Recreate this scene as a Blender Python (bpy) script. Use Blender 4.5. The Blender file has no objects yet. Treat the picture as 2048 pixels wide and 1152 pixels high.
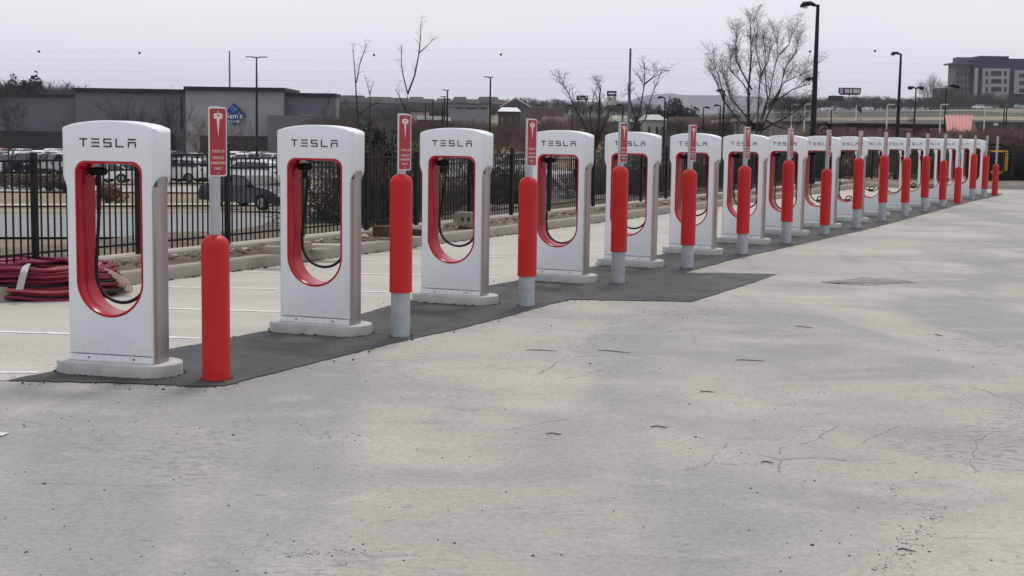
import bpy, bmesh, math, random
import numpy as np
from mathutils import Vector, Matrix
R = math.radians
S = bpy.context.scene
COL = S.collection
rnd = random.Random(7)

# ------------------------------------------------------------------ camera
F = 2800.0; HC = 1.88; PITCH = math.atan(309 / F); ROLL = 0.0155
fw = Vector((0, math.cos(PITCH), -math.sin(PITCH)))
rt0 = Vector((1, 0, 0)); up0 = Vector((0, math.sin(PITCH), math.cos(PITCH)))
rt = rt0 * math.cos(ROLL) + up0 * math.sin(ROLL)
up = up0 * math.cos(ROLL) - rt0 * math.sin(ROLL)
cd = bpy.data.cameras.new('camera'); cam = bpy.data.objects.new('camera', cd); COL.objects.link(cam)
cd.sensor_width = 36; cd.lens = F / 2048 * 36; cd.clip_end = 20000; cd.clip_start = 0.05
m = Matrix((rt, up, -fw)).transposed().to_4x4(); m.translation = Vector((0, 0, HC)); cam.matrix_world = m
S.camera = cam

def ray(u, v): return fw + rt * ((u - 1024) / F) + up * ((576 - v) / F)
def G0(u, v, z=0.0):                       # pixel on a horizontal plane of height z
    d = ray(u, v); k = (z - HC) / d.z; return Vector((d.x * k, d.y * k, z))
def AT(u, v, Y):                           # pixel at a given distance
    d = ray(u, v); k = Y / d.y; return Vector((d.x * k, Y, HC + d.z * k))

# ------------------------------------------------------------------ world, sun
W = bpy.data.worlds.new("World"); S.world = W; W.use_nodes = True
nt = W.node_tree; nt.nodes.clear()
SUN_EL, SUN_AZ = R(60), R(15)             # azimuth clockwise from +Y
sky = nt.nodes.new('ShaderNodeTexSky'); sky.sky_type = 'NISHITA'; sky.sun_disc = False
sky.sun_elevation = SUN_EL; sky.sun_rotation = SUN_AZ; sky.dust_density = 4.0; sky.air_density = 1.0
mixw = nt.nodes.new('ShaderNodeMix'); mixw.data_type = 'RGBA'; mixw.inputs[0].default_value = 0.9
nt.links.new(sky.outputs[0], mixw.inputs[6])
# thin uneven overcast layer over the sky
tc = nt.nodes.new('ShaderNodeTexCoord'); mp = nt.nodes.new('ShaderNodeMapping'); mp.inputs['Scale'].default_value = (1.2, 1.2, 5)
nz = nt.nodes.new('ShaderNodeTexNoise'); nz.inputs['Scale'].default_value = 1.6; nz.inputs['Detail'].default_value = 3
rp = nt.nodes.new('ShaderNodeValToRGB')
rp.color_ramp.elements[0].position = 0.3; rp.color_ramp.elements[0].color = (0.70, 0.73, 0.80, 1)
rp.color_ramp.elements[1].position = 0.7; rp.color_ramp.elements[1].color = (0.80, 0.785, 0.815, 1)
vm = nt.nodes.new('ShaderNodeVectorMath'); vm.operation = 'SCALE'; vm.inputs['Scale'].default_value = 10.2
nt.links.new(tc.outputs['Generated'], mp.inputs[0]); nt.links.new(mp.outputs[0], nz.inputs['Vector'])
nt.links.new(nz.outputs[0], rp.inputs[0]); nt.links.new(rp.outputs[0], vm.inputs[0]); nt.links.new(vm.outputs[0], mixw.inputs[7])
bg = nt.nodes.new('ShaderNodeBackground'); bg.inputs[1].default_value = 0.1
ow = nt.nodes.new('ShaderNodeOutputWorld')
nt.links.new(mixw.outputs[2], bg.inputs[0]); nt.links.new(bg.outputs[0], ow.inputs[0])
sd = bpy.data.lights.new('sun', 'SUN'); sd.energy = 1.25; sd.angle = R(12); sd.color = (1, 0.96, 0.9)
so = bpy.data.objects.new('sun', sd); COL.objects.link(so)
sdir = Vector((math.sin(SUN_AZ) * math.cos(SUN_EL), math.cos(SUN_AZ) * math.cos(SUN_EL), math.sin(SUN_EL)))
so.rotation_euler = sdir.to_track_quat('Z', 'Y').to_euler()
S.view_settings.view_transform = 'Standard'; S.view_settings.look = 'None'; S.view_settings.exposure = 0.28
S.view_settings.gamma = 1.0

# ------------------------------------------------------------------ materials
MATS = {}
def mat(name, col, rough=0.6, metal=0.0, var=0.0, scale=5.0, bump=0.0, bscale=None, spec=None, coat=0.0):
    if name in MATS: return MATS[name]
    m = bpy.data.materials.new(name); m.use_nodes = True; t = m.node_tree; b = t.nodes['Principled BSDF']
    c = (col[0], col[1], col[2], 1)
    b.inputs['Base Color'].default_value = c; b.inputs['Roughness'].default_value = rough
    b.inputs['Metallic'].default_value = metal
    if spec is None and max(col) < .2 and not metal: spec = .22
    if spec is not None: b.inputs['Specular IOR Level'].default_value = spec
    if coat: b.inputs['Coat Weight'].default_value = coat; b.inputs['Coat Roughness'].default_value = 0.15
    tcn = None
    if var or bump:
        tcn = t.nodes.new('ShaderNodeTexCoord')
    if var:
        n = t.nodes.new('ShaderNodeTexNoise'); n.inputs['Scale'].default_value = scale; n.inputs['Detail'].default_value = 6
        n.inputs['Roughness'].default_value = 0.65
        r = t.nodes.new('ShaderNodeValToRGB'); r.color_ramp.elements[0].position = 0.3; r.color_ramp.elements[1].position = 0.7
        r.color_ramp.elements[0].color = (*[max(0, x * (1 - var)) for x in col], 1)
        r.color_ramp.elements[1].color = (*[min(1, x * (1 + var)) for x in col], 1)
        t.links.new(tcn.outputs['Object'], n.inputs['Vector']); t.links.new(n.outputs[0], r.inputs[0]); t.links.new(r.outputs[0], b.inputs['Base Color'])
    if bump:
        n2 = t.nodes.new('ShaderNodeTexNoise'); n2.inputs['Scale'].default_value = bscale or scale * 6; n2.inputs['Detail'].default_value = 5
        bp = t.nodes.new('ShaderNodeBump'); bp.inputs['Strength'].default_value = min(1, bump); bp.inputs['Distance'].default_value = 0.02
        t.links.new(tcn.outputs['Object'], n2.inputs['Vector']); t.links.new(n2.outputs[0], bp.inputs['Height']); t.links.new(bp.outputs[0], b.inputs['Normal'])
    MATS[name] = m; return m

class NT:                                    # small node helper
    def __init__(s, name):
        s.m = bpy.data.materials.new(name); s.m.use_nodes = True; s.t = s.m.node_tree; s.b = s.t.nodes['Principled BSDF']
        s.tc = s.t.nodes.new('ShaderNodeTexCoord')
    def mp(s, sc=(1, 1, 1), rot=0, loc=(0, 0, 0)):
        n = s.t.nodes.new('ShaderNodeMapping'); n.inputs['Scale'].default_value = sc; n.inputs['Rotation'].default_value = (0, 0, rot); n.inputs['Location'].default_value = loc
        s.t.links.new(s.tc.outputs['Object'], n.inputs[0]); return n.outputs[0]
    def noise(s, vec, sc, det=5, rough=0.6, dist=0):
        n = s.t.nodes.new('ShaderNodeTexNoise'); n.inputs['Scale'].default_value = sc; n.inputs['Detail'].default_value = det
        n.inputs['Roughness'].default_value = rough; n.inputs['Distortion'].default_value = dist
        s.t.links.new(vec, n.inputs['Vector']); return n.outputs[0]
    def noisec(s, vec, sc, det=3):
        n = s.t.nodes.new('ShaderNodeTexNoise'); n.inputs['Scale'].default_value = sc; n.inputs['Detail'].default_value = det
        s.t.links.new(vec, n.inputs['Vector']); return n.outputs[1]
    def vor(s, vec, sc, feat='DISTANCE_TO_EDGE'):
        n = s.t.nodes.new('ShaderNodeTexVoronoi'); n.feature = feat; n.inputs['Scale'].default_value = sc
        s.t.links.new(vec, n.inputs['Vector']); return n.outputs['Distance']
    def ramp(s, f, stops):
        n = s.t.nodes.new('ShaderNodeValToRGB'); e = n.color_ramp.elements
        while len(e) < len(stops): e.new(0.5)
        for i, (p, c) in enumerate(stops):
            e[i].position = p; e[i].color = (c, c, c, 1) if not isinstance(c, tuple) else (*c, 1)
        s.t.links.new(f, n.inputs[0]); return n.outputs[0]
    def mix(s, f, a, b, mode='MIX'):
        n = s.t.nodes.new('ShaderNodeMix'); n.data_type = 'RGBA'; n.blend_type = mode
        for i, x in ((0, f), (6, a), (7, b)):
            if isinstance(x, (int, float)) and i == 0: n.inputs[0].default_value = x
            elif isinstance(x, tuple): n.inputs[i].default_value = (*x, 1)
            else: s.t.links.new(x, n.inputs[i])
        return n.outputs[2]
    def math(s, op, a, b):
        n = s.t.nodes.new('ShaderNodeMath'); n.operation = op
        for i, x in enumerate((a, b)):
            if isinstance(x, (int, float)): n.inputs[i].default_value = x
            else: s.t.links.new(x, n.inputs[i])
        return n.outputs[0]
    def bump(s, h, st, dist=0.01):
        n = s.t.nodes.new('ShaderNodeBump'); n.inputs['Strength'].default_value = st; n.inputs['Distance'].default_value = dist
        s.t.links.new(h, n.inputs['Height']); s.t.links.new(n.outputs[0], s.b.inputs['Normal'])
    def out(s, c, rough): s.t.links.new(c, s.b.inputs['Base Color']); s.b.inputs['Roughness'].default_value = rough; return s.m

def lot_material():
    n = NT('weathered_asphalt'); v = n.mp(); vs = n.mp((0.8, 1.2, 1), R(-6)); vd = n.mp((1.5, 0.45, 1), R(27))
    big = n.noise(vs, 0.45, 5, 0.55, 0.6)
    c = n.ramp(big, [(0.34, (0.258, 0.251, 0.227)), (0.5, (0.335, 0.319, 0.282)), (0.64, (0.395, 0.37, 0.325))])
    drift = n.noise(vd, 0.35, 4, 0.5, 0.8)
    c = n.mix(n.ramp(drift, [(0.50, 0.0), (0.62, 0.8)]), c, (0.235, 0.24, 0.225))
    d2 = n.noise(n.mp((0.8, 0.8, 1), 0, (7, 3, 0)), 0.9, 5, 0.6, 0.4)
    c = n.mix(n.ramp(d2, [(0.56, 0.0), (0.7, 0.45)]), c, (0.43, 0.41, 0.37))
    # wear streaks
    st = n.noise(n.mp((1, 1.7, 1), R(3)), 1.9, 7, 0.72, 0.5)
    c = n.mix(n.ramp(st, [(0.56, 0.0), (0.72, 0.62)]), c, (0.21, 0.207, 0.19))
    ds = n.noise(n.mp((1, 2.4, 1), R(-4), (3, 1, 0)), 7, 5, 0.7, 0.4)
    dm = n.ramp(n.noise(v, 0.55, 4, 0.6), [(0.42, 0.15), (0.6, 1.0)])
    c = n.mix(n.math('MULTIPLY', n.ramp(ds, [(0.60, 0.0), (0.68, 0.75)]), dm), c, (0.15, 0.148, 0.135))
    bl = n.noise(n.mp((1, 1.6, 1), R(5), (9, 4, 0)), 1.6, 6, 0.65, 0.6)
    c = n.mix(n.ramp(bl, [(0.54, 0.0), (0.74, 0.5)]), c, (0.42, 0.397, 0.355))
    rg = n.noise(n.mp((1, 2.2, 1)), 9, 5, 0.75)
    rm = n.ramp(n.noise(v, 0.38, 4, 0.6, 1.0), [(0.52, 0.0), (0.62, 1.0)])
    c = n.mix(n.math('MULTIPLY', n.ramp(rg, [(0.50, 0.0), (0.60, 0.8)]), rm), c, (0.17, 0.168, 0.155))
    # aggregate
    ag = n.noise(v, 110, 3, 0.7)
    c = n.mix(0.55, c, n.ramp(ag, [(0.3, 0.3), (0.7, 0.72)]), 'OVERLAY')
    ag2 = n.noise(v, 26, 4, 0.7)
    c = n.mix(0.5, c, n.ramp(ag2, [(0.3, 0.32), (0.7, 0.68)]), 'OVERLAY')
    # cracks, wobbly and broken up
    wob = n.mix(0.12, v, n.noisec(v, 2.2), 'ADD')
    cr = n.ramp(n.vor(wob, 0.55), [(0.0, 1.0), (0.006, 0.0)])
    msk = n.ramp(n.noise(v, 0.7, 3), [(0.55, 0.0), (0.62, 1.0)])
    c = n.mix(n.math('MULTIPLY', n.math('MULTIPLY', cr, msk), 0.75), c, (0.11, 0.11, 0.10))
    cr2 = n.ramp(n.vor(n.mix(0.3, v, n.noisec(v, 5), 'ADD'), 2.6), [(0.0, 1.0), (0.02, 0.0)])
    msk2 = n.ramp(n.noise(v, 0.42, 3, 0.5), [(0.62, 0.0), (0.70, 0.55)])
    c = n.mix(n.math('MULTIPLY', cr2, msk2), c, (0.19, 0.188, 0.17))
    # dark pits
    pit = n.ramp(n.noise(v, 15, 2, 0.5), [(0.73, 0.0), (0.76, 0.8)])
    c = n.mix(pit, c, (0.13, 0.13, 0.12))
    c = n.mix(n.ramp(n.noise(v, 34, 2, 0.5), [(0.715, 0.0), (0.74, 0.6)]), c, (0.14, 0.14, 0.13))
    n.bump(n.math('ADD', ag, n.math('MULTIPLY', ag2, 1.3)), 0.28, 0.012)
    return n.out(c, 0.92)

def stall_material():
    n = NT('stall_paving'); v = n.mp()
    c = n.ramp(n.noise(n.mp((.6, 1.3, 1)), .7, 6, 0.6, .5), [(0.3, (0.36, 0.34, 0.30)), (0.5, (0.41, 0.385, 0.34)), (0.7, (0.46, 0.43, 0.375))])
    c = n.mix(n.ramp(n.noise(n.mp((1, 4, 1)), 2.0, 6, 0.7), [(0.56, 0.0), (0.72, 0.6)]), c, (0.25, 0.235, 0.21))
    c = n.mix(0.5, c, n.ramp(n.noise(v, 80, 3, 0.7), [(0.3, 0.25), (0.7, 0.75)]), 'OVERLAY')
    c = n.mix(n.ramp(n.noise(v, 19, 2, .5), [(.7, 0.0), (.73, .8)]), c, (.12, .11, .1))
    n.bump(n.noise(v, 80, 3, 0.7), 0.25, 0.01); return n.out(c, 0.92)

def patch_material():
    n = NT('new_asphalt'); v = n.mp()
    c = n.ramp(n.noise(v, 0.8, 6, 0.6), [(0.3, (0.046, 0.045, 0.045)), (0.7, (0.094, 0.091, 0.088))])
    c = n.mix(n.ramp(n.noise(v, 2.5, 6, 0.65), [(0.58, 0.0), (0.75, 0.3)]), c, (0.2, 0.195, 0.18))
    c = n.mix(n.ramp(n.noise(v, 1.3, 5, 0.7, 1), [(0.5, 0.0), (0.62, 0.6)]), c, (0.028, 0.027, 0.027))
    c = n.mix(n.ramp(n.noise(v, 45, 3, 0.7), [(0.62, 0.0), (0.70, 0.55)]), c, (0.2, 0.19, 0.175))
    c = n.mix(0.9, c, n.ramp(n.noise(v, 60, 4, 0.8), [(0.32, 0.12), (0.68, 0.88)]), 'OVERLAY')
    n.bump(n.noise(v, 60, 4, 0.8), 0.8, 0.02); return n.out(c, 0.85)

def concrete_material(name='slab_concrete', a=(0.36, 0.365, 0.355), b=(0.5, 0.5, 0.48)):
    n = NT(name); v = n.mp()
    c = n.ramp(n.noise(v, 4, 7, 0.65), [(0.3, a), (0.7, b)])
    c = n.mix(n.ramp(n.noise(v, 35, 3, 0.6), [(0.68, 0.0), (0.72, 0.7)]), c, (0.18, 0.18, 0.17))
    n.bump(n.noise(v, 60, 5, 0.7), 0.3, 0.01); return n.out(c, 0.9)

def dirt_material():
    n = NT('planting_dirt'); v = n.mp()
    c = n.ramp(n.noise(v, 1.5, 7, 0.7), [(0.3, (0.115, 0.088, 0.062)), (0.52, (0.18, 0.142, 0.10)), (0.7, (0.28, 0.23, 0.165))])
    c = n.mix(n.ramp(n.noise(v, 14, 5, 0.7), [(0.55, 0.0), (0.68, 0.8)]), c, (0.38, 0.33, 0.25))
    c = n.mix(n.ramp(n.noise(v, 22, 4, 0.7), [(0.58, 0.0), (0.68, 0.8)]), c, (0.07, 0.06, 0.045))
    n.bump(n.noise(v, 18, 6, 0.75), 0.9, 0.06); return n.out(c, 0.95)

def grass_material():
    n = NT('dormant_grass'); v = n.mp()
    c = n.ramp(n.noise(v, 0.05, 6, 0.6), [(0.3, (0.15, 0.125, 0.08)), (0.5, (0.215, 0.172, 0.108)), (0.7, (0.27, 0.21, 0.135))])
    c = n.mix(n.ramp(n.noise(v, 0.4, 6, 0.7), [(0.5, 0.0), (0.7, 0.7)]), c, (0.1, 0.105, 0.06))
    c = n.mix(0.5, c, n.ramp(n.noise(v, 8, 4, 0.7), [(0.3, 0.25), (0.7, 0.75)]), 'OVERLAY')
    n.bump(n.noise(v, 10, 4, 0.7), 0.5, 0.08); return n.out(c, 0.97)

def ribbed(name, a, b, period, rot=0):
    n = NT(name); w = n.t.nodes.new('ShaderNodeTexWave'); w.inputs['Scale'].default_value = 1 / period; n.t.links.new(n.mp((1, 1, 1), rot), w.inputs['Vector'])
    c = n.ramp(w.outputs[1], [(0.4, a), (0.6, b)]); return n.out(c, 0.5)

def brushed_steel():
    n = NT('stainless_steel'); v = n.mp((40, 40, 0.6))
    c = n.ramp(n.noise(v, 3, 4), [(0.3, (0.33, 0.305, 0.29)), (0.7, (0.47, 0.435, 0.415))])
    n.b.inputs['Metallic'].default_value = 0.85; n.bump(n.noise(v, 6, 3), 0.05, 0.004); return n.out(c, 0.36)

def white_shell():
    n = NT('white_gloss_shell'); v = n.mp(); v2 = n.mp((1, 1, 0.25))
    c = n.ramp(n.noise(v, 3, 5, 0.6), [(0.3, (0.70, 0.715, 0.75)), (0.7, (0.74, 0.752, 0.785))])
    c = n.mix(n.ramp(n.noise(v2, 14, 6, 0.7), [(0.62, 0.0), (0.8, 0.25)]), c, (0.55, 0.54, 0.52))
    sx = n.t.nodes.new('ShaderNodeSeparateXYZ'); n.t.links.new(n.tc.outputs['Object'], sx.inputs[0])
    low = n.ramp(sx.outputs[2], [(0.12, 0.45), (0.38, 0.0)]); spl = n.ramp(n.noise(v, 22, 6, 0.75), [(0.45, 0.0), (0.66, 0.8)])
    c = n.mix(n.math('MULTIPLY', low, spl), c, (0.42, 0.39, 0.34))
    return n.out(c, 0.3)

STALL = stall_material(); M_LOT = lot_material(); M_PATCH = patch_material(); M_SLAB = concrete_material()
M_KERB = concrete_material('kerb_concrete', (0.24, 0.22, 0.18), (0.33, 0.305, 0.255))
M_MOW = concrete_material('mow_strip', (0.34, 0.31, 0.27), (0.46, 0.42, 0.37))
M_DIRT = dirt_material(); M_GRASS = grass_material()
M_WHITE = white_shell(); M_STEEL = brushed_steel()
M_RED = mat('red_liner', (0.40, 0.004, 0.018), 0.25, spec=.35, var=0.06, scale=3)
def cover_material():
    n = NT('red_bollard_cover'); v = n.mp(); vz = n.mp((1, 1, .3))
    c = n.ramp(n.noise(vz, 4, 5, .6), [(.3, (.44, .009, .010)), (.7, (.53, .013, .014))])
    c = n.mix(n.ramp(n.noise(vz, 17, 6, .75), [(.62, 0.0), (.72, .5)]), c, (.30, .02, .02))
    c = n.mix(n.ramp(n.noise(v, 40, 3, .6), [(.70, 0.0), (.74, .5)]), c, (.55, .16, .14))
    n.b.inputs['Specular IOR Level'].default_value = .3; n.bump(n.noise(v, 12, 4), .08, .01); return n.out(c, .45)
M_COVER = cover_material()
M_GALV = mat('galvanised_pipe', (0.36, 0.39, 0.42), 0.5, 0.35, var=0.16, scale=7, bump=0.05)
M_POST = mat('galvanised_post', (0.38, 0.41, 0.42), 0.5, 0.3, var=0.1, scale=12)
M_BLACK = mat('black_rubber', (0.012, 0.012, 0.013), 0.45)
M_BLKP = mat('black_paint', (0.008, 0.008, 0.009), 0.5, var=0.3, scale=3)
M_INK = mat('dark_lettering', (0.03, 0.025, 0.045), 0.4)
M_SIGNW = mat('sign_white', (0.62, 0.6, 0.61), 0.45)
M_SIGNR = mat('sign_red', (0.34, 0.012, 0.03), 0.4, var=0.08, scale=6)
M_LETR = mat('sign_cream', (0.72, 0.62, 0.55), 0.5)
M_BOLT = mat('bolt_steel', (0.12, 0.12, 0.13), 0.4, 0.8)
M_PAINT = mat('road_paint', (0.62, 0.61, 0.58), 0.8, var=0.18, scale=9)
M_BARK = mat('bark', (0.05, 0.042, 0.037), 0.95, var=0.25, scale=4)
M_BARK2 = mat('pale_bark', (0.10, 0.085, 0.068), 0.95, var=0.25, scale=4)
M_BARK3 = mat('reddish_twigs', (0.12, 0.075, 0.06), 0.95, var=0.25, scale=3)
M_GLASS = mat('car_glass', (0.015, 0.018, 0.022), 0.08, spec=0.8)
M_TYRE = mat('tyre', (0.012, 0.012, 0.012), 0.85); M_RIM = mat('rim', (0.3, 0.31, 0.32), 0.3, 0.9)
M_LAMP = mat('lamp_lens', (0.55, 0.56, 0.58), 0.15)
M_TAIL = mat('tail_lens', (0.3, 0.01, 0.01), 0.2)

# ------------------------------------------------------------------ objects
def tag(o, label=None, cat=None, group=None, kind=None):
    if label: o['label'] = label
    if cat: o['category'] = cat
    if group: o['group'] = group
    if kind: o['kind'] = kind
    return o
def link(o, parent=None):
    COL.objects.link(o)
    if parent is not None: o.parent = parent
    return o
def empty(name, loc=(0, 0, 0), rz=0):
    o = bpy.data.objects.new(name, None); o.location = loc; o.rotation_euler = (0, 0, rz); o.empty_display_size = 0.2
    return link(o)
def mobj(name, me, parent=None, loc=None):
    o = bpy.data.objects.new(name, me)
    if loc is not None: o.location = loc
    return link(o, parent)
def copy_tree(o, parent=None):
    c = o.copy(); COL.objects.link(c); c.parent = parent
    for ch in o.children: copy_tree(ch, c)
    return c

class MB:
    def __init__(s): s.v = []; s.f = []
    def add(s, vs, fs):
        n = len(s.v); s.v += [tuple(x) for x in vs]; s.f += [tuple(i + n for i in f) for f in fs]
    def box(s, c, d, rz=0, M=None):
        cx, cy, cz = c; hx, hy, hz = d[0] / 2, d[1] / 2, d[2] / 2; vs = []
        ca, sa = math.cos(rz), math.sin(rz)
        for z in (-hz, hz):
            for x, y in ((-hx, -hy), (hx, -hy), (hx, hy), (-hx, hy)):
                vs.append((cx + x * ca - y * sa, cy + x * sa + y * ca, cz + z))
        s.add(vs, [(3, 2, 1, 0), (4, 5, 6, 7), (0, 1, 5, 4), (1, 2, 6, 5), (2, 3, 7, 6), (3, 0, 4, 7)])
    def tube(s, pts, rad, n=8, cap=True):
        pts = [Vector(p) for p in pts]; k = len(pts)
        if not isinstance(rad, (list, tuple)): rad = [rad] * k
        rings = []; prev = None
        for i, p in enumerate(pts):
            t = (pts[min(i + 1, k - 1)] - pts[max(i - 1, 0)])
            if t.length < 1e-9: t = Vector((0, 0, 1))
            t.normalize()
            if prev is None:
                a = Vector((0, 0, 1)) if abs(t.z) < 0.9 else Vector((1, 0, 0)); x = t.cross(a).normalized()
            else:
                x = (prev - t * prev.dot(t)); x = x.normalized() if x.length > 1e-6 else t.orthogonal().normalized()
            prev = x; y = t.cross(x)
            rings.append([p + (x * math.cos(2 * math.pi * j / n) + y * math.sin(2 * math.pi * j / n)) * rad[i] for j in range(n)])
        vs = [v for r in rings for v in r]; fs = []
        for i in range(k - 1):
            for j in range(n):
                j2 = (j + 1) % n; fs.append((i * n + j, i * n + j2, (i + 1) * n + j2, (i + 1) * n + j))
        if cap: fs.append(tuple(reversed(range(n)))); fs.append(tuple(range((k - 1) * n, k * n)))
        s.add(vs, fs)
    def lathe(s, prof, n=24, c=(0, 0, 0)):
        vs = []; fs = []
        for r, z in prof:
            for j in range(n):
                a = 2 * math.pi * j / n; vs.append((c[0] + r * math.cos(a), c[1] + r * math.sin(a), c[2] + z))
        for i in range(len(prof) - 1):
            for j in range(n):
                j2 = (j + 1) % n; fs.append((i * n + j, i * n + j2, (i + 1) * n + j2, (i + 1) * n + j))
        fs.append(tuple(reversed(range(n)))); fs.append(tuple(range((len(prof) - 1) * n, len(prof) * n))); s.add(vs, fs)
    def prism(s, poly, y0, y1, axis='y'):        # polygon in x-z swept in y, or x-y swept in z
        n = len(poly)
        if axis == 'y': vs = [(p[0], y0, p[1]) for p in poly] + [(p[0], y1, p[1]) for p in poly]
        else: vs = [(p[0], p[1], y0) for p in poly] + [(p[0], p[1], y1) for p in poly]
        fs = [tuple(range(n)), tuple(reversed(range(n, 2 * n)))]
        for i in range(n): fs.append((i, (i + 1) % n, (i + 1) % n + n, i + n)[::-1])
        s.add(vs, fs)
    def mesh(s, name, m, smooth=False, bevel=0, seg=2, angle=None):
        me = bpy.data.meshes.new(name); me.from_pydata(s.v, [], s.f); me.materials.append(m)
        bm = bmesh.new(); bm.from_mesh(me); bmesh.ops.recalc_face_normals(bm, faces=bm.faces)
        if bevel: bmesh.ops.bevel(bm, geom=[e for e in bm.edges if len(e.link_faces) == 2 and e.calc_face_angle(0) > 0.5], offset=bevel, segments=seg, affect='EDGES', profile=0.6)
        bm.to_mesh(me); bm.free()
        if smooth:
            me.polygons.foreach_set('use_smooth', [True] * len(me.polygons))
            try: me.set_sharp_from_angle(angle=angle or R(40))
            except Exception: pass
        return me
    def obj(s, name, m, parent=None, **k): return mobj(name, s.mesh(name, m, **k), parent)

def fix_winding(me):
    bm = bmesh.new(); bm.from_mesh(me); bmesh.ops.recalc_face_normals(bm, faces=bm.faces); bm.to_mesh(me); bm.free()

def curve_mesh(name, loops, half, bev, m, res=3):
    """planar x-z outline with holes, thickness 2*half (+bevel), returned facing -y"""
    cu = bpy.data.curves.new(name, 'CURVE'); cu.dimensions = '2D'; cu.fill_mode = 'BOTH'
    cu.extrude = max(0, half - bev); cu.bevel_depth = bev; cu.bevel_resolution = res; cu.offset = -bev
    for lp in loops:
        sp = cu.splines.new('POLY'); sp.points.add(len(lp) - 1); sp.use_cyclic_u = True
        for p, q in zip(sp.points, lp): p.co = (q[0], q[1], 0, 1)
    o = bpy.data.objects.new('tmp', cu); COL.objects.link(o)
    me = bpy.data.meshes.new_from_object(o.evaluated_get(bpy.context.evaluated_depsgraph_get()))
    bpy.data.objects.remove(o); bpy.data.curves.remove(cu)
    me.transform(Matrix.Rotation(R(90), 4, 'X')); me.name = name
    me.materials.clear(); me.materials.append(m)
    me.polygons.foreach_set('use_smooth', [True] * len(me.polygons))
    try: me.set_sharp_from_angle(angle=R(50))
    except Exception: pass
    return me

def text_mesh(name, s, size, m, depth=0.002, align='CENTER', sx=1.0):
    cu = bpy.data.curves.new(name, 'FONT'); cu.body = s; cu.size = size; cu.extrude = depth; cu.align_x = align; cu.align_y = 'CENTER'
    cu.resolution_u = 2
    o = bpy.data.objects.new('tmp', cu); COL.objects.link(o)
    me = bpy.data.meshes.new_from_object(o.evaluated_get(bpy.context.evaluated_depsgraph_get()))
    bpy.data.objects.remove(o); bpy.data.curves.remove(cu)
    me.transform(Matrix.Rotation(R(90), 4, 'X') @ Matrix.Diagonal((sx, 1, 1, 1))); me.name = name
    me.materials.clear(); me.materials.append(m); return me

# ------------------------------------------------------------------ layout lines
cA, cB = G0(224, 576), G0(1173, 449)                 # kerb foot
cd_ = (cB - cA).normalized(); cn_ = Vector((-cd_.y, cd_.x, 0))   # cn_ points away from the lot (left/back)
def side(X, Y): return (Vector((X, Y, 0)) - cA).dot(cn_)          # distance behind the kerb
STRIP = 3.2
TT = [-1.2, -.12, 0, .12, .22, .36, 1.2]
YK = [0, 20, 30, 45, 60, 80, 120, 180, 250, 300, 400, 550, 800, 1500, 7000]
TB = np.array([
 [-.4, -.45, -.8, -1.3, -1.6, -1.9, -2.3, -2.8, -3.1, -3.2, -2.5, -1, 3, 8, 10],
 [-.4, -.45, -.8, -1.3, -1.6, -1.9, -2.3, -2.8, -3.1, -3.2, -2.5, -1, 3, 8, 10],
 [-.4, -.45, -.8, -1.3, -1.6, -1.8, -1.8, -1.0, 1.0, 3.0, 7.0, 12, 14, 14, 14],
 [-.4, -.4, -.6, -1.0, -1.2, -1.0, -.5, 0.5, 2.5, 4.0, 7.0, 10, 13, 13, 12],
 [-.4, -.4, -.4, -.4, -.3, 0.1, .8, 2.2, 4.4, 6.0, 8.6, 12.5, 17, 17, 16],
 [-.4, -.4, -.4, -.4, -.2, 0.2, 0.9, 2.6, 5.0, 6.8, 9.6, 14.5, 21, 22, 20],
 [-.4, -.4, -.4, -.4, -.2, 0.2, 0.9, 2.6, 5.0, 6.8, 9.6, 14.5, 21, 22, 20]])
def terr(X, Y):
    Y = max(Y, 0.01); t = max(-1.2, min(1.2, X / Y))
    i = max(0, min(len(TT) - 2, int(np.searchsorted(TT, t)) - 1)); a = (t - TT[i]) / (TT[i + 1] - TT[i])
    z = (1 - a) * np.interp(Y, YK, TB[i]) + a * np.interp(Y, YK, TB[i + 1])
    d = max(side(X, Y) - STRIP, (Y - 60))
    if d < 0: return -0.4
    k = min(1, d / 6.0); return float(-0.4 + (z + 0.4) * k)

# terrain sheet
rows = [-60, -20, -5, 2] + list(np.arange(6, 90, 2.0)) + list(np.geomspace(92, 6800, 50))
xs = np.concatenate([-np.geomspace(1.2, 0.02, 26), [0], np.geomspace(0.02, 1.2, 26)])
xs = sorted(set(list(np.linspace(-1.2, 1.2, 97))))
vs = []; fs = []
for Y in rows:
    for t in xs:
        wy = max(abs(Y), 60); X = t * wy
        vs.append((X, Y, terr(X, Y)))
nc = len(xs)
for i in range(len(rows) - 1):
    for j in range(nc - 1): fs.append((i * nc + j, i * nc + j + 1, (i + 1) * nc + j + 1, (i + 1) * nc + j))
me = bpy.data.meshes.new('ground'); me.from_pydata(vs, [], fs); me.materials.append(M_GRASS)
me.polygons.foreach_set('use_smooth', [True] * len(me.polygons))
tag(mobj('ground', me), kind='structure')

def sheet(name, pts, m, kind='structure', sub=0):
    me = bpy.data.meshes.new(name); me.from_pydata([tuple(p) for p in pts], [], [tuple(range(len(pts)))]); me.materials.append(m)
    o = mobj(name, me); tag(o, kind=kind); return o

# parking lot
def kp(d, s, z=0.0):      # point d metres along the kerb line, s metres behind it
    p = cA + cd_ * d + cn_ * s; return (p.x, p.y, z)
ENDL = 43.0
far_r = Vector(kp(ENDL, 0)); far_l = far_r + Vector((math.cos(R(3)), math.sin(R(3)), 0)) * 70
sheet('parking_lot', [kp(-30, 0), (40, -20, 0), (90, 30, 0), tuple(far_l), tuple(far_r)], M_LOT)

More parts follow.
